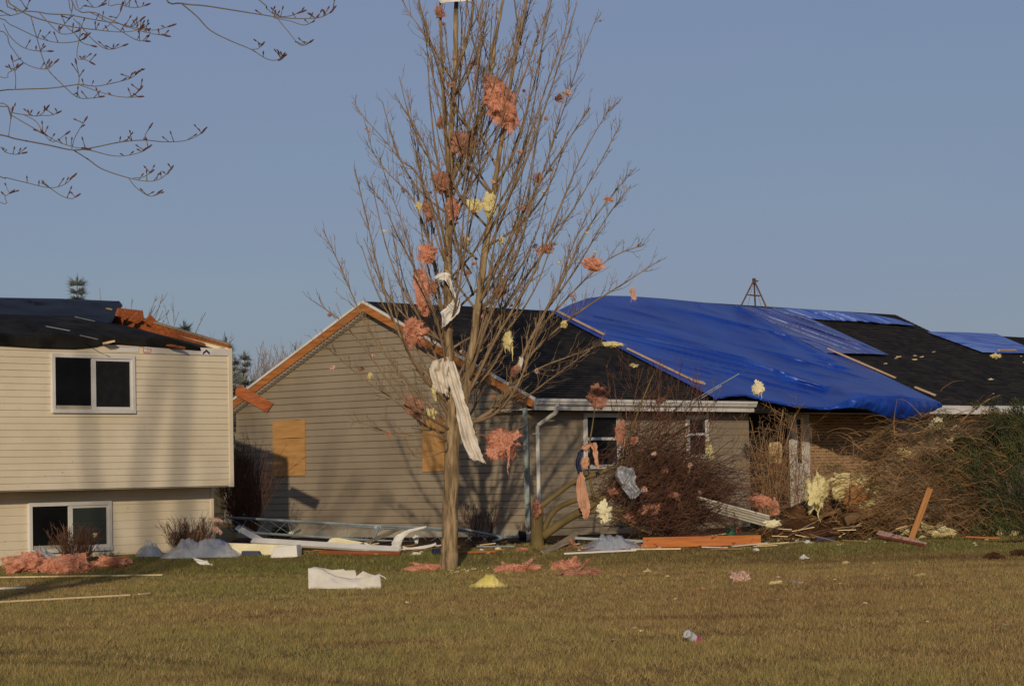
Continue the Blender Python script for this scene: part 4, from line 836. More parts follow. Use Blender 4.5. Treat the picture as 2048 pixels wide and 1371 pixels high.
    for gi, (hub, pl, r) in enumerate(tw):
        dy = 0.35 * math.sin(gi * 2.4) if pl[0][0] < 0 or pl[0][1] < 0 else None
        if dy is None: dy = 0.12 * math.sin(gi * 1.7)
        else: near_maple.last = dy
        mt = MB(); mb_ = mt
        pts = [A(x * z3, y * z3, dy) for x, y in pl]
        if pl[0][0] < 0 or pl[0][1] < 0: pts = [hubs[hub]] + pts
        P = crom(pts, 4); n = len(P); R = [max(0.0011, (r * (1 - 0.62 * i / (n - 1))) * z3 * sc * 1.25) for i in range(n)]
        mt.tube(P, R, 5)
        e = P[-1]; d = (P[-1] - P[-2]).normalized(); mt.cur = 1
        for q in range(2 if r > 2.6 else 1):
            c = e - d * (0.004 + 0.011 * q); o = vrand() * (0.003 if q else 0); mb_.tube([c + o - d * 0.007, c + o, c + o + d * 0.007, c + o + d * 0.011], [0.0012, 0.0027, 0.0022, 0.0008], 6)
        for _ in range(int(n * 0.25)):
            i = random.randrange(n // 2, n - 1)
            if P[i].x < -1.8: continue
            s = (Vector((random.uniform(-1, 1), random.uniform(-.5, .5), random.uniform(0.2, 1)))).normalized(); t = random.uniform(0.008, 0.028)
            mt.cur = 0; mt.tube([P[i], P[i] + s * t], 0.0012, 4); mt.cur = 1; c = P[i] + s * t; mb_.tube([c - s * 0.003, c, c + s * 0.004, c + s * 0.007], [0.0010, 0.0022, 0.0018, 0.0006], 5)
        mt.build('twig', [M['maplebark'], M['bud']], root, smooth=True)
near_maple()

def shrub(name, label, base, h, wd, n, mt, lvl=2, cat='shrub', lean=Vector((0, 0, 0)), up=0.3, dens=4, r=0.008, group=None, depth=None, spread=0.65):
    m = MB(); base = Vector(base)
    for i in range(n):
        an = random.uniform(0, 6.283); rr = random.random() ** 0.5 * wd * 0.22
        p = base + Vector((math.cos(an) * rr, math.sin(an) * rr * 0.8, -0.03)); o = Vector((math.cos(an), math.sin(an), 0)) * random.random() * wd / max(h, .2) * 0.62
        grow(m, p, o + Z + lean, h * random.uniform(0.6, 1.05), r * random.uniform(.7, 1.2), lvl, up, 0.11, dens=dens / max(h, .3), spread=spread, tipr=0.4)
    o = m.build(name, M[mt], loc=base); return tag(o, label, cat, group)
shrub('leafless_shrub', 'low red-brown shrub at the corner of the beige lower wall', ground(378, 1104), 0.72, 1.1, 120, 'redtwig', 2, dens=6, r=0.006)
shrub('leafless_shrub', 'dark twiggy shrub in front of the lower sliding window', at(152, 1120, 45.9), 0.66, 0.95, 110, 'redtwig', 2, dens=6, r=0.006)
shrub('leafless_shrub', 'thin twiggy shrub against the gable wall right of the tree trunk', at(960, 1078, 51.6), 0.85, 1.05, 60, 'redtwig', 2, dens=5, r=0.005)
shrub('leafless_shrub', 'small dark shrub at the foot of the weathered corner post', at(1052, 1075, 52.2), 0.45, 0.5, 18, 'redtwig', 1)
shrub('leafless_shrub', 'tall thicket of thin dark stems in the gap between the houses', at(492, 1060, 53.5), 1.85, 1.2, 150, 'redtwig', 2, r=0.006, dens=6)
shrub('columnar_shrub', 'tall narrow leafless shrub beside the entry post of the grey house', at(1535, 1050, 54.0), 2.75, 0.8, 30, 'duntwig', 2, up=0.12, r=0.012, dens=14, spread=1.25)
shrub('columnar_shrub', 'spindly leafless shrub in front of the entry sidelight', at(1590, 1030, 54.6), 2.4, 0.9, 16, 'duntwig', 2, up=0.12, r=0.010, dens=9, spread=1.0)
shrub('leafless_shrub', 'brown twiggy shrub in front of the brick wall', at(1660, 1010, 56.2), 1.3, 1.7, 60, 'duntwig', 2, r=0.007, dens=8, spread=.9)

def needles(m, c, n, size, droop, dirv=None, wd=0.012, ln=0.10, flat=1.0):
    """fill a blob with leaf-sized slivers"""
    for _ in range(n):
        v = vrand() * (random.random() ** 0.45); p = c + Vector((v.x * size.x, v.y * size.y, v.z * size.z))
        d = (vrand() * 0.55 + (dirv or v) * 0.8 - Z * droop).normalized(); s = d.cross(vrand()).normalized(); L = ln * random.uniform(.6, 1.5); w_ = wd * random.uniform(.6, 1.4)
        m.add([p - s * w_, p + d * L * 0.5 + s * w_ * 0.2, p + s * w_, p + d * L], [(0, 2, 1), (2, 3, 1)])
def evergreen_bush(name, label, base, h, wd, mt, n, cat='shrub'):
    m = MB(); base = Vector(base)
    for k in range(n):
        t = random.random(); an = random.uniform(0, 6.283); prof = math.sin(min(1, 0.25 + t) * math.pi * 0.8) * wd / 2
        c = base + Vector((math.cos(an) * prof * random.uniform(.3, 1), math.sin(an) * prof * random.uniform(.3, 1), h * t))
        needles(m, c, 40, Vector((.12, .12, .14)) * (wd + .4), -0.3, Vector((math.cos(an), math.sin(an), .4)), .010, .09)
    root = thing(name, label, cat, base); m.build('foliage', M[mt], root)
    m = MB(); m.tube([base - Z * .05, base + Z * h * .8], [0.04, 0.01], 6); m.build('stem', M['twig'], root); return root
evergreen_bush('evergreen_shrub', 'tall dark evergreen shrub in the shadowed gap behind the beige house', at(478, 1060, 54.6), 1.7, 0.7, 'darkleaf', 110)
evergreen_bush('dwarf_evergreen', 'small rounded dark evergreen below the fallen lattice mast', ground(556, 1086) + Vector((0, .6, 0)), 0.26, 0.55, 'darkleaf', 30)

# broken ornamental tree lying in front of the windows: limbs plus a great mass of red-brown twigs
def fallen_tree():
    Yb = ground(1078, 1092).y; base = ground(1078, 1092); root = thing('broken_tree', 'snapped ornamental tree with splayed limbs and dense red-brown twigs under the eave', 'tree', base)
    B = lambda x, y, dy: at(x, y, Yb + dy)
    limbs = [([(1075, 1094, 0), (1074, 1060, 0), (1076, 1025, 0), (1080, 1010, .05)], [.14, .12, .11, .07]), ([(1078, 1015, 0), (1110, 990, .1), (1150, 962, .25), (1200, 945, .5), (1290, 905, .9), (1380, 850, 1.2)], [.055, .05, .048, .045, .035, .012]),
             ([(1085, 1072, 0), (1130, 1040, .1), (1170, 1018, .2), (1230, 985, .4), (1320, 955, .7), (1400, 930, .9)], [.085, .08, .075, .06, .04, .012]), ([(1085, 1060, .1), (1110, 1020, .3), (1150, 1000, .5), (1200, 990, .7), (1260, 960, .9), (1330, 880, 1.2)], [.06, .055, .05, .045, .035, .012]),
             ([(1200, 1025, .3), (1245, 1040, .3), (1290, 1062, .2), (1330, 1070, .2)], [.045, .035, .025, .01]), ([(1150, 1030, .2), (1205, 1020, .3), (1270, 1025, .4), (1350, 1030, .5)], [.05, .045, .035, .012]),
             ([(1190, 1005, .4), (1180, 960, .4), (1178, 900, .4), (1185, 850, .4), (1192, 800, .3)], [.03, .025, .02, .014, .006]), ([(1230, 985, .4), (1250, 900, .6), (1285, 800, .7), (1310, 740, .8)], [.03, .024, .016, .006])]
    for pl, r in limbs:
        P = crom([B(*p) for p in pl], 5); R = []
        for i in range(len(r) - 1): R += [r[i] + (r[i + 1] - r[i]) * k / 5 for k in range(5)]
        R.append(r[-1]); m = MB(); m.tube(P, R, 9); m.build('limb', M['greenbark'], root, smooth=True)
    m = MB()
    def spray(x, y, dy, n, dirv, L, r=0.005, lvl=1):
        for _ in range(n):
            p = B(x + random.gauss(0, 28), y + random.gauss(0, 26), dy + random.gauss(0, .35)); d = (dirv + vrand() * .75)
            grow(m, p, d, L * random.uniform(.35, 1.5), r * random.uniform(.5, 1.6), lvl, 0.1, 0.14, dens=5.5, tipr=.5, childL=.5)
    R1 = Vector((1, .1, .22)); KN = 4
    for x, y, dy, n in ((1238, 930, .7, 30), (1245, 890, .8, 24), (1232, 975, .6, 40), (1250, 1010, .5, 60), (1300, 1000, .6, 80), (1340, 960, .7, 80), (1290, 940, .8, 70), (1340, 1040, .5, 75), (1300, 1050, .3, 75), (1270, 985, .5, 50), (1330, 920, .7, 40), (1390, 1010, .7, 60), (1380, 965, .8, 60), (1320, 890, .9, 60), (1270, 890, .8, 35), (1360, 900, 1.0, 45)):
        spray(x, y, dy, n * (KN if y > 925 else 1), R1, .5, .0062)
    for x, y, dy, n in ((1300, 860, .9, 55), (1340, 850, 1.0, 45), (1260, 840, .8, 26), (1385, 870, 1.1, 26)): spray(x, y, dy, n, Vector((.35, 0, 1)), .6, .006)
    for x, y, dy, n in ((1230, 800, .6, 12), (1290, 780, .8, 14), (1340, 800, .9, 12), (1400, 830, 1.0, 12)): spray(x, y, dy, n, Vector((.2, 0, 1)), .55, .005, 1)
    for x, y, dy, n in ((1420, 1000, .8, 40), (1440, 960, .9, 30), (1400, 1040, .6, 40)): spray(x, y, dy, n * 2, Vector((1, .1, .15)), .55, .006)
    m.build('twigs', M['redtwig'], root)
fallen_tree()

# uprooted cedars at the right: root mound, straw-coloured bare sprays and drooping green foliage
def fallen_cedar():
    Yb = ground(1900, 1082).y + 1.2; base = ground(1900, 1082) + Vector((0, 1.2, 0)); root = thing('fallen_cedar', 'toppled cedar with a mass of bare straw-brown sprays and green foliage at its right end', 'tree', base)
    B = lambda x, y, dy: at(x, y, Yb + dy)
    for pl, r in (([(1690, 1040, 0), (1780, 1010, .3), (1880, 970, .6), (2000, 930, .8), (2120, 900, 1)], [.11, .10, .09, .07, .04]), ([(1740, 990, .1), (1760, 920, .2), (1800, 875, .3), (1860, 860, .4)], [.035, .03, .024, .01]),
                  ([(1900, 870, .3), (1930, 835, .3), (1975, 800, .3), (2000, 790, .3)], [.020, .017, .012, .005]), ([(1965, 822, .3), (1990, 823, .3), (2020, 830, .3)], [.018, .014, .006]), ([(1700, 1000, .1), (1705, 930, .1), (1708, 880, .1)], [.011, .008, .004]),
                  ([(1790, 880, .1), (1788, 840, .1), (1794, 800, .1)], [.012, .009, .005])):
        P = crom([B(*p) for p in pl], 5); R = []
        for i in range(len(r) - 1): R += [r[i] + (r[i + 1] - r[i]) * k / 5 for k in range(5)]
        R.append(r[-1]); m = MB(); m.tube(P, R, 7); m.build('limb', M['strawtwig'], root, smooth=True)
    m = MB()
    def arc(p, d, L, r, sag):
        n = 7; pts = [p]; 
        for i in range(n):
            d = (d - Z * sag / n + vrand() * .17).normalized(); pts.append(pts[-1] + d * L / n)
        m.tube(pts, [r * (1 - .7 * i / n) for i in range(n + 1)], 3, cap=False)
    cl = [(1800, 1020, 0, 260), (1860, 1030, -.1, 300), (1920, 1010, -.1, 260), (1830, 970, .1, 220), (1890, 960, .1, 260), (1940, 980, .1, 200), (1760, 960, .3, 170), (1810, 930, .3, 190), (1870, 920, .3, 220), (1930, 925, .3, 150), (1790, 890, .4, 130), (1850, 880, .4, 160), (1910, 870, .5, 120), (1960, 1040, -.1, 130), (1745, 930, .5, 60), (1760, 1040, .1, 150), (1990, 1000, .2, 80), (1960, 880, .35, 70), (2010, 860, .4, 70), (2040, 920, .3, 60), (2000, 940, .2, 60), (1940, 850, .4, 60), (2030, 1020, .1, 50)]
    for x, y, dy, n in cl:
        flow = Vector((1, -.1, -.05)) if y > 900 else Vector((1, -.1, .25))
        for _ in range(int(n * .95)):
            p = B(x + random.gauss(-25, 34), y + random.gauss(0, 20), dy + random.gauss(0, .3)); s = 1 if random.random() < .75 else -1
            arc(p, Vector((flow.x * s, flow.y, flow.z)) + vrand() * .7 + Z * .25, random.uniform(.2, .8), random.uniform(.003, .0095), random.uniform(.2, 1.8))
    m.build('bare_sprays', M['strawtwig'], root)
    m = MB()
    gl = [(2040, 880, .5), (2010, 850, .6), (2060, 830, .6), (1990, 920, .4), (2040, 930, .4), (2070, 980, .3), (2030, 1000, .2), (1990, 985, .2), (2060, 1040, .1), (2020, 1050, .1), (1970, 940, .4), (1960, 900, .5), (2000, 880, .5), (2080, 900, .5), (1955, 985, .2), (2000, 1030, .1), (1975, 1060, .0), (1935, 905, .5), (2005, 850, .6), (1985, 870, .6), (2085, 1060, .1), (1905, 910, .5), (1965, 1015, .1), (1945, 890, .6), (1990, 880, .5), (2020, 960, .2), (1950, 930, .3), (2040, 850, .6), (2000, 900, .6), (1950, 920, .6), (2060, 1000, .1), (1900, 940, .3), (1925, 965, .2)]
    for x, y, dy in gl:
        for _ in range(15):
            c = B(x + random.gauss(0, 22), y + random.gauss(0, 20), dy + random.gauss(0, .25)); dirv = Vector((.5, -.2, -.6)) + vrand() * .3
            needles(m, c, 110, Vector((.13, .13, .19)), .5, dirv, .008, .11)
    for x, y in ((1890, 830), (1860, 870), (1900, 960), (1905, 1000), (1880, 1040), (1935, 1030), (1915, 930), (1925, 880), (1880, 905), (1840, 1050), (1990, 800), (2030, 800), (1950, 1060), (1915, 1060), (1880, 850), (1780, 860), (1950, 810), (1665, 930)):
        for _ in range(3): needles(m, B(x + random.gauss(0, 14), y + random.gauss(0, 8), .2 + random.gauss(0, .2)), 45, Vector((.10, .1, .10)), .3, Vector((.6, -.2, -.2)), .006, .10)
    m.build('foliage', M['cedarleaf'], root)
    return root
fallen_cedar()
def mound():
    c = ground(1672, 1076) + Vector((0, 1.0, 0)); m = MB(); vs = []; nu, nv = 48, 20
    for j in range(nv):
        for i in range(nu):
            th = 2 * math.pi * i / (nu - 1); ph = j / (nv - 1) * math.pi / 2
            p = Vector((math.cos(th) * math.sin(ph) * 1.35, math.sin(th) * math.sin(ph) * .9, math.cos(ph) * .78)); k = 1 + .22 * fbm(p, 1.6, 4)
            vs.append(c + p * k - Z * .06)
    m.grid(vs, nu, nv); root = thing('root_mound', 'dark soil mound of an uprooted root plate with yellow insulation above it', 'root mound', c); m.build('soil', M['soil'], root, smooth=False)
    m = MB()
    for _ in range(260):
        th = random.uniform(math.pi, 2 * math.pi); ph = random.uniform(.2, 1.45); d = Vector((math.cos(th) * math.sin(ph), math.sin(th) * math.sin(ph), math.cos(ph))); p = c + Vector((d.x * 1.3, d.y * .88, d.z * .74))
        grow(m, p, d + vrand() * .8, random.uniform(.15, .7), random.uniform(.003, .010), 1, -.1, .25, dens=2)
    m.build('roots', M['duntwig'], root)
    P = crom([ground(1535, 1086), ground(1570, 1070) + Vector((0, .2, .12)), at(1620, 1040, c.y - .7), at(1680, 1020, c.y - .7)], 5); m = MB(); m.tube(P, [.02 + .025 * i / 15 for i in range(16)], 7); m.build('root', M['strawtwig'], root, smooth=True)
mound()
# mulch beds along the walls
def bed(pts, name='mulch_bed'):
    m = MB(); n = len(pts); c = sum(pts, Vector()) / n; ring = crom(pts + [pts[0]], 6); vs = [c + Z * .03]
    for p in ring: q = p.copy(); q += Vector((random.gauss(0, .03), random.gauss(0, .03), 0)); q.z = gz(q.x, q.y) + .022; vs.append(q)
    m.add(vs, [(0, i, i + 1) for i in range(1, len(ring))]); o = m.build(name, M['mulch']); struct(o)
bed([ground(1110, 1092), ground(1250, 1090), ground(1420, 1086), ground(1560, 1084), ground(1700, 1080), ground(1900, 1078), ground(2080, 1072), at(2100, 1050, 66), at(1600, 1050, 60), at(1250, 1066, 54.5), at(1080, 1070, 53.2)])
bed([ground(425, 1104), ground(560, 1100), ground(700, 1098), ground(850, 1096), ground(1000, 1090), at(1050, 1077, 52.8), at(800, 1069, 55), at(600, 1062, 57), at(480, 1060, 57)])

# ------------------------------------------------------------------ far trees
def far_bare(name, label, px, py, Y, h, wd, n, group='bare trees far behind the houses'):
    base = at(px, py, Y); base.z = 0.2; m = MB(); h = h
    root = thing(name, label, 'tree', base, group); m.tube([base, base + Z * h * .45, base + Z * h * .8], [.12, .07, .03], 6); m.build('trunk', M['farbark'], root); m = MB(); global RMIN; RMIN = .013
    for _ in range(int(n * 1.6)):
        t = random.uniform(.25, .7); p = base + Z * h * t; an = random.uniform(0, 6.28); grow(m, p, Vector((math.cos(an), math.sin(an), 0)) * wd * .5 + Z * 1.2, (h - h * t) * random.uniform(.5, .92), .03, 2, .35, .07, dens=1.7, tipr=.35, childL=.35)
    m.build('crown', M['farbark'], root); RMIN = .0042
def ftop(px, py, Y): return at(px, py, Y).z - 0.2
far_bare('bare_tree', 'bare tree behind the beige roof, the larger one right of the spruce tip', 250, 900, 82, ftop(250, 540, 82), 2.6, 34)
far_bare('bare_tree', 'small bare tree rising behind the torn gable of the beige house', 372, 900, 84, ftop(372, 622, 84), 2.2, 18)
for i, (px, py, lab_) in enumerate(((505, 690, 'bare far tree closest to the beige house in the gap'), (530, 660, 'slender bare far tree second from the left in the gap'), (558, 662, 'slender bare far tree in the middle of the gap row'), (590, 655, 'tall slender bare far tree left of the rake board'), (622, 655, 'bare far tree just touching the grey rake board'), (655, 668, 'bare far tree mostly hidden behind the grey rake board'))):
    far_bare('bare_tree', lab_, px, 900, 118 + 4 * (i % 3), ftop(px, py, 118 + 4 * (i % 3)), 1.6, 22)
def fir(label, px, top, Y, wd, mt='hazefir', group='spruces behind the houses'):
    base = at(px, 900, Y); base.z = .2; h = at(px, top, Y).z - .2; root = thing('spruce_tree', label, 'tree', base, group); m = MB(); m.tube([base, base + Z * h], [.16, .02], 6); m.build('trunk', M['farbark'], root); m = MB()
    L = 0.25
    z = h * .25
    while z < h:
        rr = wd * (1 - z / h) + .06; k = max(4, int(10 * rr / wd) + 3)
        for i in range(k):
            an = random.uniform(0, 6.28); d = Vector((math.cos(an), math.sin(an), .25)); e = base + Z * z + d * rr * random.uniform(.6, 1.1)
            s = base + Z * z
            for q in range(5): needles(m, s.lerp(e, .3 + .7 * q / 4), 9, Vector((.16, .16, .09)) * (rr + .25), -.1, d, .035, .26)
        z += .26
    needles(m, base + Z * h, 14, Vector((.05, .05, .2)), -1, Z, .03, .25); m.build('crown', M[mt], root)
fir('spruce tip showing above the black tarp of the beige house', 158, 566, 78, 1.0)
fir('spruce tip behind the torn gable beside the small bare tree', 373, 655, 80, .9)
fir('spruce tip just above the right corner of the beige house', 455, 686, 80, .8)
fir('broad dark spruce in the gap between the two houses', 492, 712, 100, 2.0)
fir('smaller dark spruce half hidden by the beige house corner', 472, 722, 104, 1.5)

# ------------------------------------------------------------------ insulation and cloth
def tuft(label, c, w_, h_, mt, d_=None, fib=60, rough=.72, name='insulation_tuft', cat='insulation', group=None, rot=0.0, boxy=1.0, fl=None, sink=0.0, tails=0):
    """matted fibre: several ragged, crumpled layers torn from a batt, with a few wisps at their edges"""
    d_ = d_ or min(w_, h_) * .7; m = MB(); sz = max(w_, h_); cr, sr = math.cos(rot), math.sin(rot)
    def xf(p): return c + Vector((p.x * cr - p.z * sr, p.y, p.x * sr + p.z * cr))
    big = sz > .25; layers = 7 if big else (4 if sz > .12 else 2); edge = []
    for k in range(layers):
        sd = vrand() * 40; nr, nt = (9, 36) if big else (5, 16); sc = random.uniform(.62, .95) if k else .95
        off = Vector((random.uniform(-.5, .5) * w_ * (1 - sc * .7), (k / max(1, layers - 1) - .5) * -d_ * .7, random.uniform(-.5, .5) * h_ * (1 - sc * .7)))
        tilt = Matrix.Rotation(random.gauss(0, .45), 3, 'X') @ Matrix.Rotation(random.gauss(0, .45), 3, 'Z'); vs = []
        for a in range(nr):
            r = a / (nr - 1)
            for b in range(nt):
                th = 2 * math.pi * b / nt; cs, sn = math.copysign(abs(math.cos(th)) ** boxy, math.cos(th)), math.copysign(abs(math.sin(th)) ** boxy, math.sin(th))
                rag = 1 + rough * (.75 * mnoise.noise(Vector((math.cos(th) * 1.3, math.sin(th) * 1.3, 0)) + sd) + .5 * mnoise.noise(Vector((math.cos(th) * 4, math.sin(th) * 4, 1)) + sd) + .35 * mnoise.noise(Vector((math.cos(th) * 11, math.sin(th) * 11, 2)) + sd) * r)
                x, z = cs * r * rag * w_ / 2 * sc, sn * r * rag * h_ / 2 * sc
                y = -d_ * .45 * (1 - r * r) * (1 - .5 * k / layers) + d_ * .22 * fbm(Vector((x / sz * 4, z / sz * 4, 0)) + sd, 1.0, 4) + d_ * .05 * mnoise.noise(Vector((x / sz * 22, z / sz * 22, 6)) + sd) + d_ * .16 * (abs(mnoise.noise(Vector((x / sz * 7, z / sz * 7, 3)) + sd)) - .25)
                vs.append(xf(tilt @ Vector((x, y, z)) + off))
            if a >= nr - 2: edge += vs[-nt:]
        o = len(m.v); m.v += vs; F = [(a * nt + b + o, a * nt + (b + 1) % nt + o, (a + 1) * nt + (b + 1) % nt + o, (a + 1) * nt + b + o) for a in range(nr - 1) for b in range(nt)]; m.f += F; m.mi += [0] * len(F)
    L0 = min(.16, sz * .3)
    for _ in range(int(fib * 7)):
        p = random.choice(edge); q = (p - c); q = q.normalized() if q.length > 1e-5 else vrand(); d = (q + vrand() * .7 - Z * .35).normalized(); L = L0 * random.uniform(.15, 1.0) ** 1.4; s = vrand() * max(.0012, min(.003, sz * .004)); a = p - d * L * .15; b = p + d * L * .5; e = b + (d + vrand() * .8 - Z * .3) * L * .5
        m.add([a - s * 1.6, a + s * 1.6, b + s * .7, b - s * .7, e], [(0, 1, 2, 3), (3, 2, 4)])
    for _ in range(tails):
        p = random.choice(edge); L = sz * random.uniform(.5, 1.0); n = 7; wv = random.uniform(.05, .10) * sz; vs = []
        for t in range(n):
            f = t / (n - 1); q = p + Vector((.12 * sz * mnoise.noise(Vector((f * 2, p.x * 9, 1))), .1 * sz * mnoise.noise(Vector((f * 2, p.z * 9, 4))), -L * f)); ww = wv * (1 - f * .8) * random.uniform(.7, 1.2) / 2; vs += [q - Vector((ww, ww * .3, 0)), q + Vector((ww, -ww * .3, 0))]
        m.grid(vs, 2, n)
    o = m.build(name, M[mt], smooth=big); return tag(o, label, cat, group)
GP = 'pink insulation caught in the big tree'; GY = 'yellow insulation caught in the big tree'
def tt(label, x, y, w_, h_, mt='pink', dy=-.25, fib=90, rot=0.0, tails=0, g=None, rough=.72):
    return tuft(label, TP(x, y, dy), w_ * PXM, h_ * PXM, mt, fib=fib, group=g or (GY if mt == 'yellow' else GP), rot=rot, tails=tails, rough=rough)
tt('largest pink insulation wad, high in the right fork of the bare tree', 1003, 212, 58, 88, 'pink', -.5, 160, .35)
tt('dusty pink wad just above the largest wad in the bare tree', 988, 172, 44, 36, 'pinkdark', -.4, 90)
tt('arched pink wad over the fork left below the largest wad', 925, 285, 42, 42, 'pinkdark', -.2, 80)
tt('small pink tuft left of the trunk near the upper fork', 880, 250, 17, 28, 'pinkdark', -.1, 40)
tt('pink wad wrapped round the trunk above the yellow wads', 888, 366, 38, 44, 'pinkdark', -.2, 80)
tt('narrow pink wad on the trunk beside the yellow wads', 905, 416, 24, 38, 'pink', -.25, 60)
tt('ragged pink strip left of the trunk beside the small yellow tuft', 856, 418, 20, 40, 'pinkdark', -.2, 60, .2)
tt('rounded pink wad left of the trunk above the white sheet', 855, 507, 34, 40, 'pink', -.3, 80)
tt('long rolled pink batt standing upright left of the upper white sheet', 845, 585, 30, 82, 'pink', -.35, 110, .12, rough=.35)
tt('fluffy pink wad in front of the shingled rake', 829, 668, 44, 52, 'pink', -.4, 90, -.3)
tt('dusty pink batt leaning on the low left limb', 832, 818, 30, 46, 'pinkdark', -.4, 70, .5)
tt('big round pink wad hanging low at the right of the trunk', 1004, 890, 58, 54, 'pink', -.3, 150, 0, 3)
tt('round pink wad alone on the right side of the crown', 1091, 497, 28, 26, 'pink', -.2, 60)
tt('spread pink wad at the far right of the crown', 1186, 530, 34, 24, 'pink', -.2, 60, -.4)
tt('pink ball on the upper right shoots', 1115, 197, 16, 16, 'pinkdark', -.2, 40)
tt('small pink flag beside the pink ball on the upper right shoots', 1134, 186, 18, 10, 'pinkpale', -.2, 30, .3)
tt('greyish pink puff on the right shoots above the round pink wad', 1075, 356, 17, 19, 'pinkdark', -.2, 40)
tt('small pink flag high between the leaders', 951, 128, 24, 11, 'pinkdark', -.2, 30, -.2)
tt('flat pink scrap at the outermost right shoot', 1216, 398, 20, 9, 'pink', -.1, 30)
tt('loose pink shreds between the leaders above the ridge', 1000, 582, 26, 26, 'pinkdark', -.2, 90, 0, 2)
tt('pink tuft just under the white board at the tree top', 880, 25, 22, 22, 'pinkdark', -.2, 50)
tt('pale pink rag dangling from the longest right twig', 1267, 588, 12, 26, 'pinkpale', -.2, 40, 0, 2)
tt('deep pink shred on the limb beside the white rag', 1028, 742, 16, 26, 'pinkdark', -.1, 40, -.6)
tt('loose pink tuft above the upright pink roll', 838, 545, 22, 14, 'pinkdark', -.3, 40, -.5)
tt('pink patch right of the upright pink roll', 867, 575, 18, 30, 'pinkdark', -.1, 50)
tt('small pink ball low on the left twigs', 776, 868, 12, 12, 'pink', -.3, 30)
tt('tiny pink puff on the outermost low left twig', 664, 737, 10, 12, 'pinkpale', -.3, 24)
tt('yellow wad at the centre of the crown, the larger half', 978, 410, 26, 44, 'yellow', -.35, 80)
tt('yellow wad at the centre of the crown, the left half', 951, 408, 28, 30, 'yellow', -.3, 70)
tt('small yellow tuft left of the trunk among pink shreds', 838, 412, 13, 20, 'yellow', -.25, 40)
tt('yellow shred right of the trunk at mid height', 930, 481, 18, 13, 'yellow', -.2, 34, -.6)
tt('yellow tuft on the right leader at mid height', 1003, 480, 13, 16, 'yellow', -.3, 34)
tt('long yellow tuft hanging in front of the shingles', 1015, 676, 18, 40, 'yellow', -.3, 60, .15, 2)
tt('small curl of yellow on a twig beside the tarp edge', 1128, 647, 14, 13, 'yellow', -.1, 30)
tt('ragged yellow wad low on the left limb by the plywood', 862, 824, 18, 22, 'yellow', -.4, 50, 0, 2)
tt('little yellow star on the left twigs before the gable', 741, 751, 10, 15, 'yellow', -.3, 34)
tt('yellow strip beside the knotted white cloth', 868, 785, 8, 26, 'yellow', -.4, 30, .1)
tt('pale scrap on the left twigs above the yellow star', 746, 712, 8, 11, 'pinkpale', -.3, 24)
for x, y in ((1175, 465), (1087, 383), (1110, 486), (768, 462), (1118, 525), (1190, 505)): tt('tiny yellow shred snagged on a twig', x, y, 9, 6, 'yellow', -.1, 14)
for i in range(62):                                               # crumbs snagged all over the crown
    pts = random.choice(twig_pts); p = pts[len(pts) // 2]; s = random.uniform(.03, .085)
    tuft('tiny pink shred snagged on a twig', p, s * 1.3, s, random.choice(('pink', 'pinkdark', 'pinkdark', 'pinkpale')), fib=12, group='pink crumbs of insulation on the twigs', rot=random.uniform(-1, 1))

def cloth(name, label, rows, Y, mt, fold=.06, nu=16, cat='cloth', per=5, group=None, dyl=None, thick=.0015):
    L = crom([Vector((r[0], r[1], 0)) for r in rows], per); R = crom([Vector((r[2], r[3], 0)) for r in rows], per); vs = []; sd = random.uniform(0, 50)
    nv = len(L)
    for j in range(nv):
        for i in range(nu):
            f = i / (nu - 1); q = L[j].lerp(R[j], f); wpx = (R[j] - L[j]).length
            d = fold * (math.sin(f * 9 + sd + j * .12) * .6 + math.sin(f * 19 + sd * 2 - j * .3) * .3 + .8 * mnoise.noise(Vector((f * 2.5, j * .35, sd))) + .5 * mnoise.noise(Vector((f * 6, j * .9, sd)))) + (dyl(f, j / (nv - 1)) if dyl else 0)
            vs.append(at(q.x + ((random.random() - .5) * 3.2 if i in (0, nu - 1) else mnoise.noise(Vector((f * 3, j * .5, sd + 9))) * 1.5), q.y + ((random.random() - .5) * 5 if j in (0, nv - 1) else 0), Y + d))
    m = MB(); m.grid(vs, nu, nv); o = m.build(name, M[mt], smooth=True); solid(o, thick); return tag(o, label, cat, group)
TY = TREE_Y
cloth('cloth', 'long white cloth trailing from the fork down the right of the trunk', [(890, 722, 908, 722), (893, 752, 921, 760), (905, 790, 928, 795), (914, 830, 938, 822), (921, 870, 949, 862), (931, 900, 960, 898), (938, 917, 971, 926)], TY - .35, 'cloth', .06)
cloth('cloth', 'white cloth lobes hanging left of the trailing cloth in the fork', [(866, 722, 900, 712), (858, 735, 897, 735), (866, 760, 897, 760), (873, 778, 898, 780), (880, 784, 897, 794)], TY - .32, 'cloth', .10)
cloth('cloth', 'thin white cloth end hanging furthest left in the fork', [(864, 722, 876, 720), (858, 740, 870, 738), (864, 768, 875, 766), (868, 788, 876, 782)], TY - .36, 'cloth', .04, 8)
cloth('plastic_sheet', 'white plastic sheet looped over the trunk at mid height', [(867, 553, 871, 562), (884, 545, 882, 559), (900, 549, 893, 563), (905, 572, 899, 577), (912, 585, 905, 588), (920, 600, 908, 598)], TY - .3, 'vinyl', .05, 8, 'plastic sheet')
cloth('plastic_sheet', 'folded white sheet hanging below the looped one on the trunk', [(908, 596, 920, 598), (893, 614, 919, 620), (881, 624, 908, 636), (884, 640, 897, 645), (882, 656, 890, 652)], TY - .3, 'vinyl', .05, 12, 'plastic sheet')
cloth('rag', 'small white rag knotted on the right limb in front of the shingles', [(1038, 714, 1048, 716), (1036, 728, 1046, 730), (1034, 745, 1040, 745)], TY + .1, 'cloth', .03, 7, 'rag')
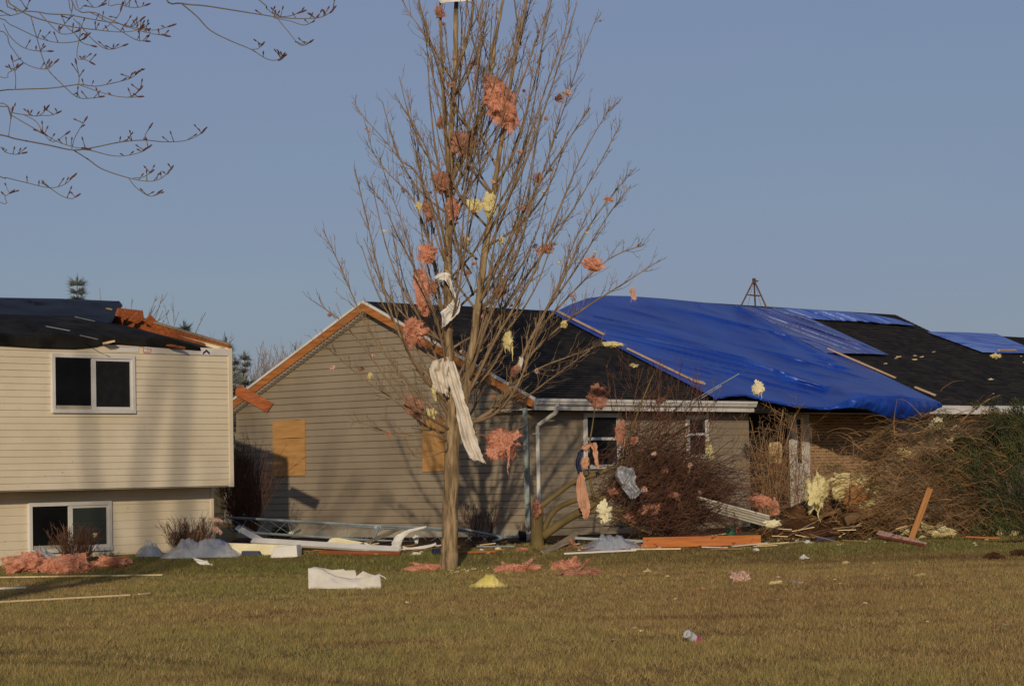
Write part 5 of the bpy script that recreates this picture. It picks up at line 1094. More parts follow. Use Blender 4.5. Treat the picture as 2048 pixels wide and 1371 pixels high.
cloth('board', 'white board lodged at the very top of the bare tree', [(876, -10, 946, -14), (878, -2, 945, -5), (880, 7, 942, 3)], TY - .3, 'vinyl', .01, 8, 'board', thick=.02)

# ------------------------------------------------------------------ scraps on the roof
def rooflump(label, px, py, w_, h_, mt):
    p = rpx(px, py, .05); sc = p.y / FPX; o = tuft(label, p, w_ * sc, h_ * sc, mt, d_=.3, fib=40, rough=.3); return o
rooflump('long yellow batt lying on the shingles at the left edge of the largest tarp', 1220, 692, 46, 11, 'yellow')
rooflump('yellow scrap on the shingles below the farthest blue tarp', 1990, 715, 26, 7, 'yellow')
rooflump('small yellow scrap on the shingles above the broken tree', 1266, 735, 16, 5, 'yellow')
for i in range(26):
    a = random.uniform(11, 27); s_ = random.uniform(.6, 4.4); b = BE - s_ / math.hypot(1, SL); p = Rp(a, b, .03); px_, py_ = (p - EYE).dot(RGT) / (p - EYE).dot(FWD) * FPX + 1024, 685.5 - (p - EYE).dot(UPV) / (p - EYE).dot(FWD) * FPX
    if px_ < 1700 or py_ < 650 or py_ > 790 or px_ < 1660 + (py_ - 700) * 2.4: continue
    tuft('tiny pale scrap on the dark shingles', p, random.uniform(.05, .16), .03, random.choice(('cream', 'yellow', 'pinkpale')), d_=.06, fib=6, group='scraps strewn on the right roof', name='roof_scrap', cat='scrap')

# ------------------------------------------------------------------ tufts and cloth caught in the shrubs
YF = ground(1078, 1092).y - .25; YM = ground(1672, 1076).y - .15
def sb(label, x, y, Y, w_, h_, mt, rot=0, tails=0, fib=60, rough=.75, boxy=1.0, d=None):
    s = Y / FPX; return tuft(label, at(x, y, Y), w_ * s, h_ * s, mt, d_=d, rot=rot, tails=tails, fib=fib, rough=rough, boxy=boxy, group='insulation caught in the shrubs')
sb('leafy brown-pink wad in front of the white gutter', 1192, 796, 50.9, 34, 46, 'pinkdark', fib=120)
sb('stringy pink shreds beside the left front window', 1240, 868, YF + .2, 18, 40, 'pinkdark', -.3, 2)
sb('small pink shred on the white gutter', 1322, 800, 51.2, 24, 9, 'pinkdark', .3)
sb('yellow and pink scrap at the tip of the tall narrow shrub', 1517, 776, 53.8, 22, 24, 'cream', 0, 3)
sb('yellow rag hanging beside the small front window', 1420, 903, 52.5, 13, 34, 'yellow', .1, 1)
sb('dusty pink heap in the right part of the broken tree', 1305, 1020, YF + .4, 44, 26, 'pinkdark')
sb('pink shreds on the snapped limb by the downspout', 1073, 1020, YF, 16, 38, 'pinkdark', 0, 2)
sb('cream foam shreds under the peach cloth in the broken tree', 1208, 1022, YF + .1, 26, 36, 'cream', -.3, 0)
for x_, y_, w_, h_, k_ in ((1268, 880, 20, 14, 'pinkdark'), (1330, 940, 16, 12, 'pinkdark'), (1345, 990, 26, 16, 'pinkdark'), (1262, 1035, 26, 18, 'pinkdark'), (1290, 980, 14, 12, 'pinkpale'), (1380, 930, 12, 10, 'pinkpale'), (1225, 985, 22, 18, 'pinkdark'), (1350, 1035, 22, 14, 'pinkdark'), (1400, 985, 12, 8, 'pinkpale'), (1310, 905, 10, 8, 'pinkpale'), (1250, 960, 12, 16, 'pinkpale')): sb('small dusty pink shred among the red-brown twigs', x_, y_, YF + random.uniform(.25, .75), w_, h_, k_, random.uniform(-.6, .6), 1, 30)
sb('pink batt slumped at the foot of the tall narrow shrub', 1518, 1002, 51.6, 46, 22, 'pink', -.35)
sb('pink tail hanging from the batt at the narrow shrub', 1549, 1018, 51.5, 14, 44, 'pink', .1)
sb('pink wad in front of the green bin', 1462, 1057, 51.0, 22, 24, 'pink', -.3)
sb('tall yellow batt standing left of the root mound', 1634, 980, YM, 36, 66, 'yellow', -.2, 1)
sb('large yellow batt draped over the root mound', 1712, 966, YM, 92, 40, 'yellow', -.15)
sb('yellow flap hanging at the left of the draped batt', 1677, 984, YM - .1, 22, 28, 'yellow')
sb('kraft paper backing under the draped yellow batt', 1713, 993, YM - .1, 52, 40, 'paper', 0, 3)
sb('yellow wad right of the paper backing', 1735, 1008, YM - .15, 34, 18, 'yellow')
sb('yellow scrap among the bare cedar sprays', 1805, 905, YM - .1, 26, 32, 'yellow', .2)
sb('cream scrap on top of the fallen cedar by the gutter', 1873, 852, YM + .1, 26, 36, 'cream', -.4)
sb('cream scrap at the base of the broken cedar branch', 1912, 858, YM + .3, 20, 12, 'cream', .3)
sb('pale yellow scrap halfway up the fallen cedar', 1900, 882, YM - .1, 34, 13, 'cream', .2)
sb('flat yellow batt at the foot of the fallen cedar', 1850, 1064, YM - .75, 112, 22, 'yellow', -.03, fib=90, rough=.35)
sb('rounded yellow batt at the right foot of the fallen cedar', 2010, 1067, YM - .6, 42, 18, 'yellow')
sb('white scrap lying on the flat yellow batt', 1888, 1058, YM - .95, 20, 11, 'cream')
sb('pale pink shred hanging from the beige lower corner, the upper one', 432, 1040, 48.6, 28, 8, 'pinkpale', -.2, 1, 20)
sb('pale pink shred hanging from the beige lower corner, the lower one', 434, 1060, 48.6, 24, 12, 'pinkpale', -.6, 1, 20)
sb('yellow scrap in the shrub before the lower window', 189, 1070, 46.4, 7, 10, 'yellow', fib=20)
YB = ground(1165, 1090).y
cloth('cloth', 'long peach cloth strip hanging from the broken tree', [(1158, 944, 1166, 944), (1154, 965, 1172, 965), (1154, 1002, 1177, 1000), (1162, 1020, 1181, 1018), (1168, 1037, 1176, 1037)], YB - .35, 'peach', .05, 10)
cloth('cloth', 'crumpled peach cloth arched over the twig above the long strip', [(1163, 898, 1174, 902), (1170, 888, 1180, 896), (1181, 888, 1190, 884), (1187, 910, 1196, 904), (1190, 930, 1198, 936)], YB - .3, 'peach', .05, 8)
cloth('cloth', 'small peach cloth knot between the two other peach pieces', [(1164, 914, 1176, 912), (1161, 925, 1178, 924), (1166, 937, 1172, 936)], YB - .32, 'peach', .05, 8)
cloth('rag', 'black rag behind the peach cloth in the broken tree', [(1158, 900, 1170, 896), (1152, 925, 1162, 922), (1158, 950, 1164, 944)], YB - .2, 'navy', .04, 8, 'rag')
cloth('plastic_bag', 'clear plastic film snagged on the twigs right of the peach cloth', [(1236, 932, 1268, 936), (1231, 950, 1272, 952), (1240, 968, 1272, 968), (1252, 985, 1282, 982), (1260, 997, 1270, 996)], YF, 'poly', .09, 14, 'plastic film')

# ------------------------------------------------------------------ debris on the ground
def gt(label, x, ybot, w_, h_, mt, rot=0.0, fib=60, rough=.35, boxy=.7, d=None, name='insulation_batt', group='insulation lying on the lawn', tails=0):
    b = ground(x, ybot); s = b.y / FPX; dd = d or max(.18, h_ * s * 1.6); c = b + Vector((0, dd * .4, h_ * s * .42)); return tuft(label, c, w_ * s, h_ * s, mt, d_=dd, fib=fib, rough=rough, boxy=boxy, rot=rot, name=name, group=group, tails=tails, fl=h_ * s * .3)
def gboard(name, label, x0, y0, x1, y1, wid, th, mt, z0=0.0, z1=0.0, cat='board', tilt=0.0, group=None, dy0=0.0, dy1=0.0):
    p = ground(x0, y0); q = ground(x1, y1)
    p += Vector((0, dy0, z0 + th / 2 + .015)); q += Vector((0, dy1, z1 + th / 2 + .015)); d = (q - p); L = d.length; d.normalize(); s = d.cross(Z).normalized(); t = s.cross(d).normalized()
    if tilt: R_ = Matrix.Rotation(tilt, 3, d); s = R_ @ s; t = R_ @ t
    me = MB(); me.box(Vector((0, 0, 0)), Vector((1, 0, 0)), Vector((0, 1, 0)), Z, L, wid, th); o = me.build(name, M[mt], loc=(0, 0, 0)); c = (p + q) / 2
    o.matrix_world = Matrix(((d.x, s.x, t.x, c.x), (d.y, s.y, t.y, c.y), (d.z, s.z, t.z, c.z), (0, 0, 0, 1))); bevel(o, min(.006, th * .2)); return tag(o, label, cat, group)
gt('largest pink batt heap at the far left in front of the plastic bag', 52, 1145, 88, 36, 'pink', fib=120)
gt('crumpled pink batt right of the largest heap at the far left', 124, 1147, 92, 38, 'pink', fib=120)
gt('small pink chunk at the right end of the crumpled batts', 174, 1144, 32, 16, 'pinkdark')
gt('flat pink batt in front of the lower window shrub', 215, 1133, 80, 20, 'pink', fib=80, boxy=.45)
gt('pink batt on the grass left of the big tree trunk', 842, 1141, 72, 14, 'pink')
gt('long pink batt on the grass right of the trunk', 1034, 1144, 78, 17, 'pink')
gt('thick square pink batt right of the long one on the grass', 1131, 1141, 52, 21, 'pink', boxy=.4)
gt('shredded dusty pink strip below the square batt', 1162, 1150, 84, 13, 'pinkdark', fib=90, rough=.6)
gt('pale fluffy pink tuft alone on the middle lawn', 1477, 1163, 38, 20, 'pinkpale', fib=80, rough=.6)
def wedge():
    m = MB(); rows = []; nv = 22
    b = ground(976, 1174); Y = b.y + .15; top = [(938, 1171), (950, 1164), (962, 1154), (972, 1146), (980, 1143), (988, 1145), (992, 1152), (1000, 1160), (1010, 1168), (1016, 1171)]
    nu = 40
    for j in range(9):
        f = j / 8
        for i in range(nu):
            x, y = polyat(top, i / (nu - 1)); yb = 1174
            q = 1 - abs(2 * f - 1); yy = yb + (y - yb) * q ** .8 * (1 + .30 * mnoise.noise(Vector((i * .22, f * 5, 1)))); rows.append(at(x, yy, Y + (f - .5) * .34 + .03 * mnoise.noise(Vector((i * .3, f * 4, 7)))))
    m.grid(rows, nu, 9)
    for _ in range(260):
        p = random.choice(rows); d = vrand(); s = vrand() * .003; m.add([p - s, p + s, p + d * random.uniform(.01, .05)], [(0, 1, 2)])
    tag(m.build('insulation_batt', M['yellowbright'], smooth=True), 'bright yellow wedge of insulation on the lawn near the trunk', 'insulation', 'insulation lying on the lawn')
wedge()
gt('small yellow tuft right of the pale pink tuft', 1552, 1170, 22, 9, 'yellow')
gt('tiny yellow tuft on the lawn in front of the orange beam', 1296, 1146, 14, 6, 'yellow')
gt('grey tuft right of the small yellow tuft on the lawn', 1597, 1169, 22, 12, 'oldwood', name='scrap')
gt('white foam scrap on the lawn below the root mound', 1609, 1119, 16, 6, 'vinyl', fib=0, name='foam_scrap', rough=.15)
gt('white scrap at the grass edge below the root mound', 1616, 1087, 15, 7, 'vinyl', fib=4, name='foam_scrap')
gt('torn clod of turf at the right edge of the lawn', 1992, 1119, 36, 14, 'soil', name='turf_clod', fib=50)
gt('second torn clod of turf cut by the right edge of the frame', 2045, 1112, 40, 14, 'soil', name='turf_clod', fib=50)
random.seed(91)
for i in range(52):
    x = random.choice((random.uniform(560, 2040), random.uniform(900, 1900))); y = random.choice((random.uniform(1120, 1200), random.uniform(1125, 1180), random.uniform(1200, 1290))); b = ground(x, y); s = random.choice((.02, .03, .04, .05, .08)) * random.uniform(.8, 1.2)
    tuft('little scrap of insulation lying in the grass', b + Z * .025, s * 1.5, s * .45, random.choice(('pinkpale', 'pink', 'pinkdark', 'cream', 'yellow', 'oldwood')), d_=s, fib=10, group='little scraps strewn over the lawn', name='lawn_scrap', cat='scrap')
for i in range(26):
    b = ground(random.gauss(925, 45), random.gauss(1142, 3)); o_ = MB(); s = random.uniform(.02, .05); o_.box(b + Z * .02, vrand(), Vector((0, 1, 0)), Z, s * 2, s, .012); o = o_.build('wood_chip', M['palewood']); tag(o, 'pale wood chip on the grass at the foot of the big tree', 'wood chip', 'wood chips around the trunk')
for i in range(22):
    x = random.uniform(1540, 2040); b = ground(x, random.gauss(1084, 7)); s = random.uniform(.015, .045); tuft('tiny white scrap along the mulch edge', b + Z * .03, s * 1.4, s * .6, random.choice(('vinyl', 'cream', 'cloth')), d_=s, fib=4, group='white scraps along the mulch edge', name='scrap', cat='scrap')
def film(name, label, x0, x1, ytop, ybot, dep, rough=.45):
    b = ground((x0 + x1) / 2, ybot); Y = b.y + dep / 2; sc = Y / FPX; w_ = (x1 - x0) * sc; h = (ybot - ytop) * sc; sd = vrand() * 30; m = MB()
    for k in range(3):                                           # loosely piled folds of sheeting
        nu, nv = 46, 22; vs = []; o = random.uniform(-.12, .12) * w_ if k else 0; wk = w_ * (1 if k == 0 else random.uniform(.5, .75)); hk = h * (.72 if k == 0 else random.uniform(.8, 1.1))
        for j_ in range(nv):
            for i_ in range(nu):
                u_ = i_ / (nu - 1) * 2 - 1; v_ = j_ / (nv - 1) * 2 - 1; q = Vector((u_ * 1.7 + k * 5, v_ * 1.1, k)) + sd
                e = max(0, 1 - abs(u_) ** 2.2) ** .7 * max(0, 1 - v_ * v_) ** .6; f1 = 1 - abs(mnoise.noise(q * 1.3)) * 2; f2 = 1 - abs(mnoise.noise(Vector((q.x * 3.1 + q.y, q.y * 2.1, 4)))) * 2
                z = hk * e * max(.04, .42 + .34 * f1 + .10 * f2 + .3 * mnoise.noise(q * .8)); ed = 1 + .16 * mnoise.noise(Vector((v_ * 3, k, 7)) + sd)
                p = Vector((b.x + o + u_ * wk / 2 * ed, Y - k * .02 + v_ * dep / 2 * (1 + .14 * mnoise.noise(Vector((u_ * 4, k, 2)) + sd)), 0)); p.z = gz(p.x, p.y) + .012 + max(0, min(z, hk)); vs.append(p)
        m.grid(vs, nu, nv)
    tag(m.build(name, M['poly'], smooth=True), label, 'plastic film')
film('plastic_bag', 'crumpled clear plastic behind the pink batts under the lower window', 48, 114, 1090, 1127, .4)
film('plastic_bag', 'clear plastic bag between the lower window and the red-brown shrub', 268, 324, 1080, 1114, .4)
film('plastic_sheet', 'wide spread of clear plastic in front of the red-brown shrub', 322, 476, 1077, 1116, .8)
film('plastic_sheet', 'clear plastic sheet bunched left of the orange beam', 1166, 1282, 1062, 1102, .7)
def solidbox(name, label, q, dep, mt, cat='panel'):
    """block whose front face is the photo quad q, standing on the ground"""
    b = ground((q[2][0] + q[3][0]) / 2, (q[2][1] + q[3][1]) / 2); f = [at(x, y, b.y) for x, y in q]; m = MB(); m.prism(f, Vector((.05, dep, 0))); o = m.build(name, M[mt]); bevel(o, .01); return tag(o, label, cat)
solidbox('bin', 'bright blue plastic bin behind the clear plastic sheet', [(395, 1077), (444, 1079), (444, 1098), (395, 1098)], .35, 'blueplastic', 'bin')
solidbox('foam_slab', 'long cream foam panel lying behind the white box', [(450, 1085), (597, 1090), (597, 1108), (452, 1112)], .12, 'cream')
solidbox('drawer', 'white appliance drawer on the grass in front of the cream panel', [(549, 1093), (593, 1089), (595, 1113), (539, 1117)], .35, 'vinyl', 'box')
solidbox('block', 'dark blue block in front of the cream panel', [(483, 1101), (517, 1101), (523, 1111), (482, 1111)], .15, 'navy', 'block')
gboard('board', 'white trim board propped at the left of the lattice mast', 466, 1090, 536, 1100, .13, .03, 'vinyl', .33, .06, tilt=.8, dy0=.8, dy1=.3)
gboard('board', 'longest white trim board, stretched along the grass edge left of the tree', 505, 1102, 800, 1107, .13, .06, 'vinyl', .16, .03, tilt=.7)
gboard('board', 'red-edged board under the longest white trim board', 640, 1108, 800, 1110, .08, .05, 'cedar', 0, 0, tilt=.5)
gboard('metal_strip', 'bent grey metal strip leaning on the lattice mast', 722, 1098, 792, 1092, .08, .02, 'oldwood', .05, .30, tilt=.8, dy1=1)
gboard('board', 'orange-red board lying behind the trunk foot', 905, 1109, 992, 1106, .07, .04, 'cedar')
gboard('board', 'grey metal strip on the ground right of the trunk', 955, 1095, 1030, 1095, .08, .03, 'steel')
gboard('board', 'long cream board lying on the lawn at the far left', -10, 1157, 326, 1152, .10, .025, 'palewood')
gboard('board', 'cream board lowest on the lawn at the far left', -20, 1208, 258, 1193, .08, .025, 'palewood')
gboard('board', 'short cream stick just right of the lowest cream board', 278, 1191, 299, 1189, .04, .02, 'palewood')
gboard('board', 'small white board end at the left frame edge on the lawn', -10, 1180, 52, 1178, .10, .03, 'vinyl')
gboard('board', 'red and white board end behind the pink heap at the frame edge', -10, 1128, 22, 1127, .08, .09, 'redpaint')
gboard('lumber_beam', 'long orange lumber beam lying in front of the broken tree', 1286, 1096, 1522, 1091, .06, .19, 'orangewood', cat='beam')
gboard('wooden_stick', 'tan stick with a red end in front of the orange beam', 1262, 1101, 1362, 1100, .05, .03, 'palewood', cat='stick')
gboard('wooden_stick', 'red end piece continuing the tan stick', 1226, 1102, 1261, 1101, .05, .03, 'redpaint', cat='stick')
gboard('pipe', 'thin white pipe on the grass in front of the clear plastic sheet', 1128, 1110, 1272, 1103, .035, .035, 'vinyl', cat='pipe')
gboard('pipe', 'short white strip on the grass in front of the orange beam', 1404, 1096, 1456, 1097, .04, .02, 'vinyl', cat='strip')
gboard('board', 'grey weathered board leaning on the snapped trunk', 1086, 1108, 1156, 1092, .12, .03, 'oldwood', 0, .14, tilt=.8, dy1=.4)
gboard('board', 'second weathered board behind the leaning grey one', 1096, 1104, 1158, 1092, .10, .03, 'oldwood', 0, .20, tilt=.6, dy1=.8)
gboard('board', 'thin grey rail lying behind the clear plastic sheet', 1150, 1092, 1290, 1090, .10, .05, 'steel', .12, .04)
gboard('board', 'thin white batten above the orange beam', 1340, 1090, 1462, 1080, .05, .03, 'palewood', .03, .12)
gboard('board', 'thin white rod crossing above the orange beam', 1352, 1086, 1410, 1074, .02, .02, 'vinyl', .03, .14)
gboard('tarp_scrap', 'dark blue tarp scrap at the foot of the root mound', 1632, 1082, 1670, 1081, .12, .06, 'navy', cat='tarp scrap')
gboard('board', 'pale pinkish painted board lying behind the leaning stake', 1764, 1082, 1850, 1092, .10, .03, 'pinkpale', .13, .0, tilt=1.0, dy0=.5)
gboard('trim_strip', 'red lower edge strip lying along the pale painted board', 1764, 1084, 1850, 1093, .05, .03, 'redpaint', .07, .0, tilt=1.0, dy0=.46, dy1=-.04, cat='strip')
gboard('board', 'orange board at the right foot of the fallen cedar', 1932, 1079, 2000, 1079, .10, .03, 'orangewood', .03, .0)
def stake():
    b = ground(1819, 1085); t = at(1858, 981, b.y + .15); d = (t - b).normalized(); sx = d.cross(Vector((0, 1, 0))).normalized(); n = sx.cross(d); L = (t - b).length + .1; m = MB(); m.box(Vector((0, 0, 0)), Vector((1, 0, 0)), Vector((0, 1, 0)), Z, L, .115, .08); o = m.build('wooden_stake', M['wood'], loc=(0, 0, 0)); c = (b + t) / 2
    o.matrix_world = Matrix(((d.x, sx.x, n.x, c.x), (d.y, sx.y, n.y, c.y), (d.z, sx.z, n.z, c.z), (0, 0, 0, 1))); bevel(o, .008); tag(o, 'leaning orange-brown wooden stake in front of the fallen cedar', 'stake')
stake()
# white siding panel propped in the shrubs, with its ribs
def panel():
    p = at(1396, 1003, YF + .75); q = at(1540, 1042, YF + .2); m = MB(); d = (q - p).normalized(); s = Vector((0, -.8, .6)); s = (s - d * s.dot(d)).normalized(); L = (q - p).length; w_ = .34; n = d.cross(s)
    for k in range(12):
        a = k / 12 * w_ - w_ / 2; o = .012 if k % 3 else .018; m.box((p + q) / 2 + s * (a + .014) + n * o / 2, d, s, n, L, .34 / 12, .012 + o)
    root = m.build('siding_panel', M['foam']); tag(root, 'ribbed cream siding panel propped under the front shrubs', 'siding panel')
    tuft('ragged white foam at the broken end of the siding panel', at(1546, 1047, YF - .1), .26, .12, 'cream', fib=30, name='foam_scrap')
panel()
def bin_():
    b = ground(1466, 1082) + Vector((0, .5, 0)); m = MB(); m.tube([b, b + Z * .30], [.09, .11], 20); root = thing('bin', 'green plastic bin half hidden under the cream siding panel', 'bin', b); m.build('body', M['greenplastic'], root); m = MB(); m.tube([b + Z * .29, b + Z * .32], [.12, .12], 20); m.build('rim', M['greenplastic'], root)
bin_()
def tan_board():
    q = [at(x, y, 54.3) for x, y in ((1537, 925), (1537, 890), (1541, 884), (1559, 883), (1564, 889), (1564, 925))]; m = MB(); m.prism(q, Vector((0, .04, 0))); root = thing('panel', 'tan panel with rounded top and a red rail by the entry door', 'panel', (q[0] + q[3]) / 2); m.build('panel', M['tan'], root); m = MB(); m.prism([at(x, y, 54.28) for x, y in ((1537, 925.5), (1565, 925.5), (1565, 929), (1537, 929))], Vector((0, .05, 0))); m.build('rail', M['redpaint'], root)
    m = MB(); m.box(at(1540, 960, 54.32), Vector((1, 0, 0)), Vector((0, 1, 0)), Z, .03, .03, .72); m.box(at(1562, 960, 54.32), Vector((1, 0, 0)), Vector((0, 1, 0)), Z, .03, .03, .72); m.build('leg', M['redpaint'], root)
tan_board()
# weathered post at the corner
def post():
    b = at(1056, 1080, 52.3); b.z = gz(b.x, b.y); t = at(1050, 815, 52.3); root = thing('weathered_post', 'blue-green weathered steel post at the corner of the grey house', 'post', b); m = MB(); d = (t - b).normalized()
    for o in (-.038, .038): m.tube([b + Vector((o, 0, 0)), t + Vector((o, 0, 0))], .014, 6)
    m.tube([b + Vector((0, .06, 0)), t + Vector((0, .06, 0))], .014, 6); m.build('rail', M['verdigris'], root); m = MB(); m.box((b + t) / 2 + Vector((0, .02, 0)), Vector((1, 0, 0)), Vector((0, 1, 0)), d, .07, .008, (t - b).length); m.build('web', M['verdigris'], root)
post()
# fallen lattice mast along the gable wall
def mast():
    yl, yr = 53.2, 50.2
    tl, tm, tr = at(455, 1034, 52.6), at(760, 1051, 51.6), at(985, 1066, 50.9)
    bl, bm, br = at(478, 1063, 52.2), at(745, 1080, 51.2), at(985, 1091, 50.5)
    root = thing('lattice_mast', 'fallen galvanised lattice mast lying along the foot of the gable wall', 'mast', Vector((bm.x, bm.y, gz(bm.x, bm.y))))
    nose = at(1008, 1074, 50.6)
    for P in ([tl, tm, at(930, 1058, 51.0), nose], [bl, bm, br], [tl + Vector((.1, .5, -.02)), tm + Vector((0, .5, -.05)), at(940, 1061, 51.2), nose]):
        m = MB(); m.tube(P, .026, 8); m.build('rail', M['steel'], root)
    m = MB(); k = 15
    for i in range(k):
        t0, t1 = i / k, (i + 1) / k
        def L3(A_, B_, C_, t): return A_.lerp(B_, t * 2) if t < .5 else B_.lerp(C_, t * 2 - 1)
        a, b = L3(tl, tm, tr, t0), L3(bl, bm, br, t0); c, d = L3(tl, tm, tr, t1), L3(bl, bm, br, t1)
        m.tube([a, d], .005, 4); m.tube([b, c], .005, 4)
        if i % 3 == 0: m.tube([a, b], .006, 4)
    m.build('lacing', M['steel'], root)
    m = MB(); m.tube([at(758, 1052, 51.3), at(745, 1082, 51.0)], .03, 8); m.box(at(755, 1053, 51.3), Vector((1, 0, 0)), Vector((0, 1, 0)), Z, .14, .05, .07); m.box(at(742, 1081, 51.0), Vector((1, 0, 0)), Vector((0, 1, 0)), Z, .10, .05, .06); m.build('bracket', M['steel'], root)
    m = MB(); m.tube([nose - Vector((.1, 0, 0)), at(1040, 1073, 50.6)], .03, 8)
    for x in (1018, 1024, 1031): m.tube([at(x, 1073, 50.6), at(x + 2, 1073.1, 50.6)], .045, 10)
    m.build('rotor_shaft', M['steel'], root)
    m = MB(); a = at(1038, 1074, 50.6); m.tube([a, a + Vector((.14, .02, 0))], [.14, .11], 16); m.build('end_cap', M['dark'], root)
    m = MB(); m.tube([nose, at(985, 1083, 50.3)], .025, 6); m.build('brace', M['steel'], root)
mast()
# curled trim and siding pieces
def curl(name, label, rows, Y, mt, cat='trim'): return cloth(name, label, rows, Y, mt, .012, 8, cat, 6, thick=.006)
curl('curled_trim', 'tall curl of white trim arching in front of the lattice mast', [(780, 1105, 796, 1101), (784, 1085, 802, 1088), (795, 1069, 808, 1075), (812, 1060, 820, 1064), (832, 1055, 836, 1059), (851, 1051, 853, 1054)], ground(790, 1104).y, 'vinyl')
curl('curled_siding', 'rolled cream siding sheet in front of the lattice mast', [(652, 1090, 662, 1094), (660, 1077, 672, 1092), (676, 1075, 700, 1095), (705, 1080, 720, 1094), (740, 1086, 744, 1091)], ground(690, 1099).y + .3, 'cream')
curl('curled_trim', 'flat white trim piece on the ground right of the tall curl', [(803, 1091, 808, 1099), (820, 1094, 826, 1098), (850, 1090, 852, 1096), (872, 1085, 872, 1091)], ground(840, 1101).y, 'vinyl')
curl('scrap', 'small white scrap standing up beside the tall curl', [(827, 1070, 835, 1070), (826, 1077, 838, 1076), (831, 1086, 834, 1086)], ground(840, 1098).y, 'vinyl', 'scrap')
curl('scrap', 'white leaf-shaped scrap lying near the trunk', [(821, 1108, 823, 1109), (830, 1103, 832, 1109), (842, 1105, 843, 1108)], ground(830, 1109).y, 'vinyl', 'scrap')
curl('board', 'white flat scrap lying on the grass in front of the plastic sheet', [(385, 1114, 392, 1122), (396, 1117, 403, 1129), (412, 1121, 427, 1129)], ground(408, 1130).y, 'vinyl', 'board')
gboard('foam_chunk', 'small cream foam chunk in front of the gable wall', 574, 1090, 590, 1086, .10, .06, 'cream', .18, .22, cat='foam chunk', dy0=1, dy1=1)
gboard('block', 'dark blue block left of the trunk foot', 866, 1109, 884, 1108, .14, .10, 'navy', cat='block')
gt('tan stone wedged behind the snapped trunk', 1065, 1084, 20, 22, 'concrete', fib=0, name='stone', group=None)
gt('flattened pink scrap at the grass edge by the snapped trunk', 1044, 1102, 24, 8, 'pink')
gt('pink shred standing among the grey boards', 1142, 1094, 12, 18, 'pinkdark', tails=1)
for i in range(22):
    p = ground(random.uniform(1120, 1200), random.uniform(1096, 1105)); m = MB(); an = random.uniform(-.4, .4); m.tube([p + Z * .02, p + Vector((math.cos(an) * .25, math.sin(an) * .25, random.uniform(.02, .1)))], .006, 4); o = m.build('broken_stick', M['strawtwig']); tag(o, 'broken twig on the grass edge left of the clear plastic sheet', 'stick', 'broken twigs by the plastic sheet')
# thin rods through the broken tree
def rod(label, a, b, Ya, Yb, r=.012, mt='steel'):
    m = MB(); m.tube([at(*a, Ya), at(*b, Yb)], r, 6); o = m.build('metal_rod', M[mt]); tag(o, label, 'rod', 'rods poking out of the broken tree')
rod('longer metal rod poking up in front of the gutter and tarp', (1345, 824), (1478, 747), 50.6, 50.9, .012)
rod('shorter metal rod just below the longer one', (1360, 822), (1443, 771), 50.6, 50.8, .012)
rod('bluish metal bar slanting through the broken tree twigs', (1225, 928), (1262, 905), 50.0, 50.2, .02)
# white torn panel and bottle on the lawn
def torn_panel():
    Y = ground(690, 1178).y; P0 = ground(615, 1177)
    top = [(616, 1136), (630, 1134), (645, 1136), (655, 1144), (672, 1152), (700, 1157), (722, 1156), (745, 1152), (760, 1146)]; bot = [(617, 1177), (640, 1177), (665, 1177), (690, 1178), (715, 1178), (740, 1179), (763, 1177)]
    nu, nv = 40, 10; vs = []
    for j in range(nv):
        for i in range(nu):
            a = polyat(top, i / (nu - 1)); b = polyat(bot, i / (nu - 1)); f = j / (nv - 1); x, y = a[0] + (b[0] - a[0]) * f, a[1] + (b[1] - a[1]) * f
            d = .12 * (1 - f) ** 1.5 + .05 * mnoise.noise(Vector((i * .14, f * 2, 3))) + .03 * abs(mnoise.noise(Vector((i * .3 + f * 3, f * 3 - i * .1, 8)))) + .05 * math.sin(i * .16 + f) * (1 - f); vs.append(at(x, y, Y + d))
    root = thing('torn_panel', 'crumpled white foam board standing on the grass left of the trunk', 'panel', P0); m = MB(); m.grid(vs, nu, nv); o = m.build('front_sheet', M['foam'], root, smooth=True); solid(o, .012)
    top2 = [(617, 1137), (628, 1133), (645, 1135), (665, 1139), (688, 1137), (690, 1140), (711, 1139), (712, 1152), (726, 1141), (740, 1147), (752, 1150)]; vs = []
    for j in range(6):
        for i in range(40):
            a = polyat(top2, i / 39); f = j / 5; vs.append(at(a[0] + 3 * f, a[1] + (1172 - a[1]) * f, Y + .30 + .05 * mnoise.noise(Vector((i * .2, f, 8)))))
    m = MB(); m.grid(vs, 40, 6); o = m.build('back_sheet', M['foam'], root, smooth=True); solid(o, .012)
    m = MB(); p = at(759, 1149, Y + .1); m.tube([p, at(768, 1153, Y + .1), at(772, 1157, Y + .1)], .008, 5); m.build('torn_strip', M['vinyl'], root)
torn_panel()
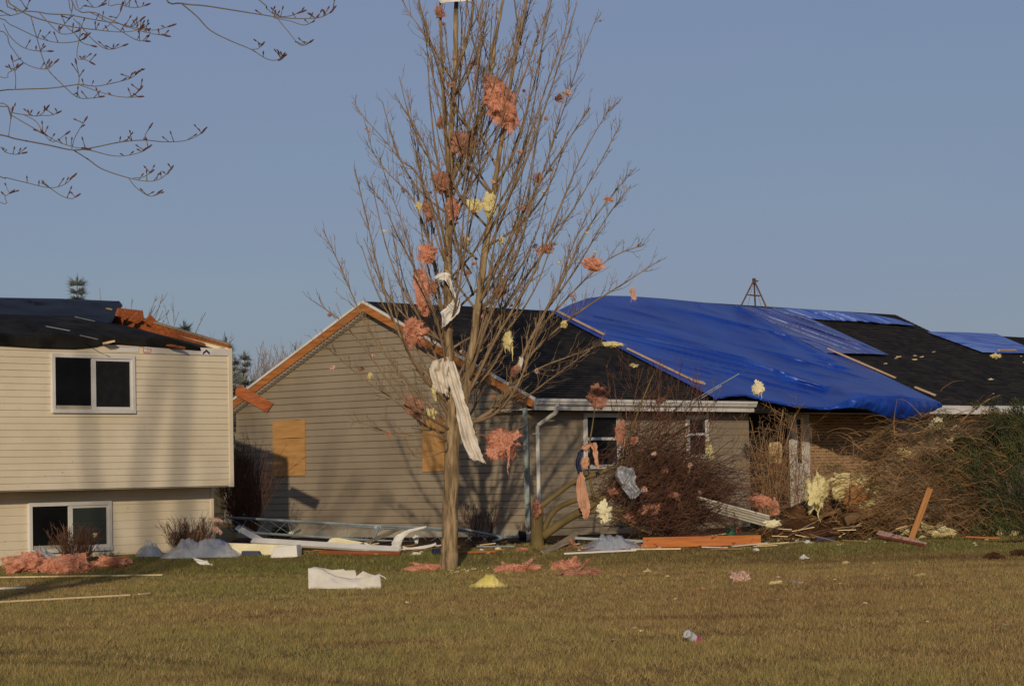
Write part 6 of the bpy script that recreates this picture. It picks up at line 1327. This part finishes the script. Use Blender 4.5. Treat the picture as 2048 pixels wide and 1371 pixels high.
def bottle():
    b = ground(1380, 1286); axis = Vector((.062, .17, -.035)).normalized()
    # base of the bottle faces the camera, neck points away to the right
    s = b.y / FPX; a = at(1373, 1266, b.y - .02) ; d = (ground(1393, 1285) + Z * .03 - a); d = Vector((.19, .06, -.07)); d.normalize()
    face = Vector((-.45, -.85, .1)).normalized(); d = (Vector((.55, .62, -.42))).normalized()
    root = thing('plastic_bottle', 'clear plastic bottle with a pink label lying on the front lawn', 'bottle', b); r = .045
    m = MB(); m.tube([a + d * .012, a + d * .004, a, a + d * .003], [r * .99, r * .93, r * .7, .001], 20); m.tube([a + d * .012, a + d * .06], [r, r], 20, cap=False); m.build('base', M['bottle'], root, smooth=True)
    m = MB(); m.tube([a + d * .045, a + d * .11], [r * 1.012, r * 1.012], 20, cap=False); m.build('label', M['vinyl'], root, smooth=True)
    m = MB(); m.tube([a + d * .11, a + d * .185], [r * 1.012, r * 1.0], 20, cap=False); m.build('label_band', M['magenta'], root, smooth=True)
    m = MB(); m.tube([a + d * .185, a + d * .205, a + d * .225, a + d * .235], [r, r * .8, r * .4, r * .32], 16); m.build('neck', M['bottle'], root, smooth=True)
    m = MB(); m.tube([a + d * .235, a + d * .255], [r * .36, r * .36], 14); m.build('cap', M['vinyl'], root)
bottle()

# splintered bits along the foot of both houses
random.seed(23)
for i in range(46):
    x = random.choice((random.uniform(470, 1000), random.uniform(480, 880), random.uniform(1090, 1560))); y = random.uniform(1092, 1105) if x < 1000 else random.uniform(1088, 1103); p = ground(x, y); L = random.uniform(.12, .75); an = random.gauss(0, .35); d = Vector((math.cos(an), math.sin(an), random.uniform(-.02, .14))).normalized(); m = MB(); m.bar(p + Z * .03, p + Z * .03 + d * L, random.uniform(.02, .07), .015); o = m.build('splintered_piece', M[random.choice(('palewood', 'vinyl', 'oldwood', 'cedar', 'oldwood', 'vinyl', 'wood'))]); tag(o, 'splintered scrap of board in the litter strip along the houses', 'scrap', 'splintered scraps along the houses')
for i in range(40):
    x = random.choice((random.uniform(280, 1000), random.uniform(1090, 1580))); y = random.uniform(1096, 1110) if x < 1000 else random.uniform(1086, 1104); p = ground(x, y); s = random.uniform(.04, .14); tuft('small crumpled scrap in the litter strip along the houses', p + Z * s * .3, s * 1.4, s * .7, random.choice(('vinyl', 'cream', 'pinkdark', 'cloth', 'pinkpale', 'oldwood', 'vinyl')), d_=s, fib=3, group='crumpled scraps along the houses', name='litter_scrap', cat='scrap')

for i in range(34):                                               # rubble round the root mound
    x = random.uniform(1545, 1830); y = random.uniform(1078, 1088); p = ground(x, y) + Vector((0, random.uniform(0, .5), random.uniform(.02, .25))); L = random.uniform(.15, .8); an = random.uniform(-.7, .7); d = Vector((math.cos(an), math.sin(an) * .4, math.sin(an) * .8)).normalized(); m = MB(); m.bar(p, p + d * L, random.uniform(.015, .05), .015); o = m.build('splintered_piece', M[random.choice(('oldwood', 'strawtwig', 'duntwig', 'oldwood', 'palewood', 'redtwig'))]); tag(o, 'splintered stick in the rubble at the foot of the root mound', 'scrap', 'splintered sticks by the root mound')
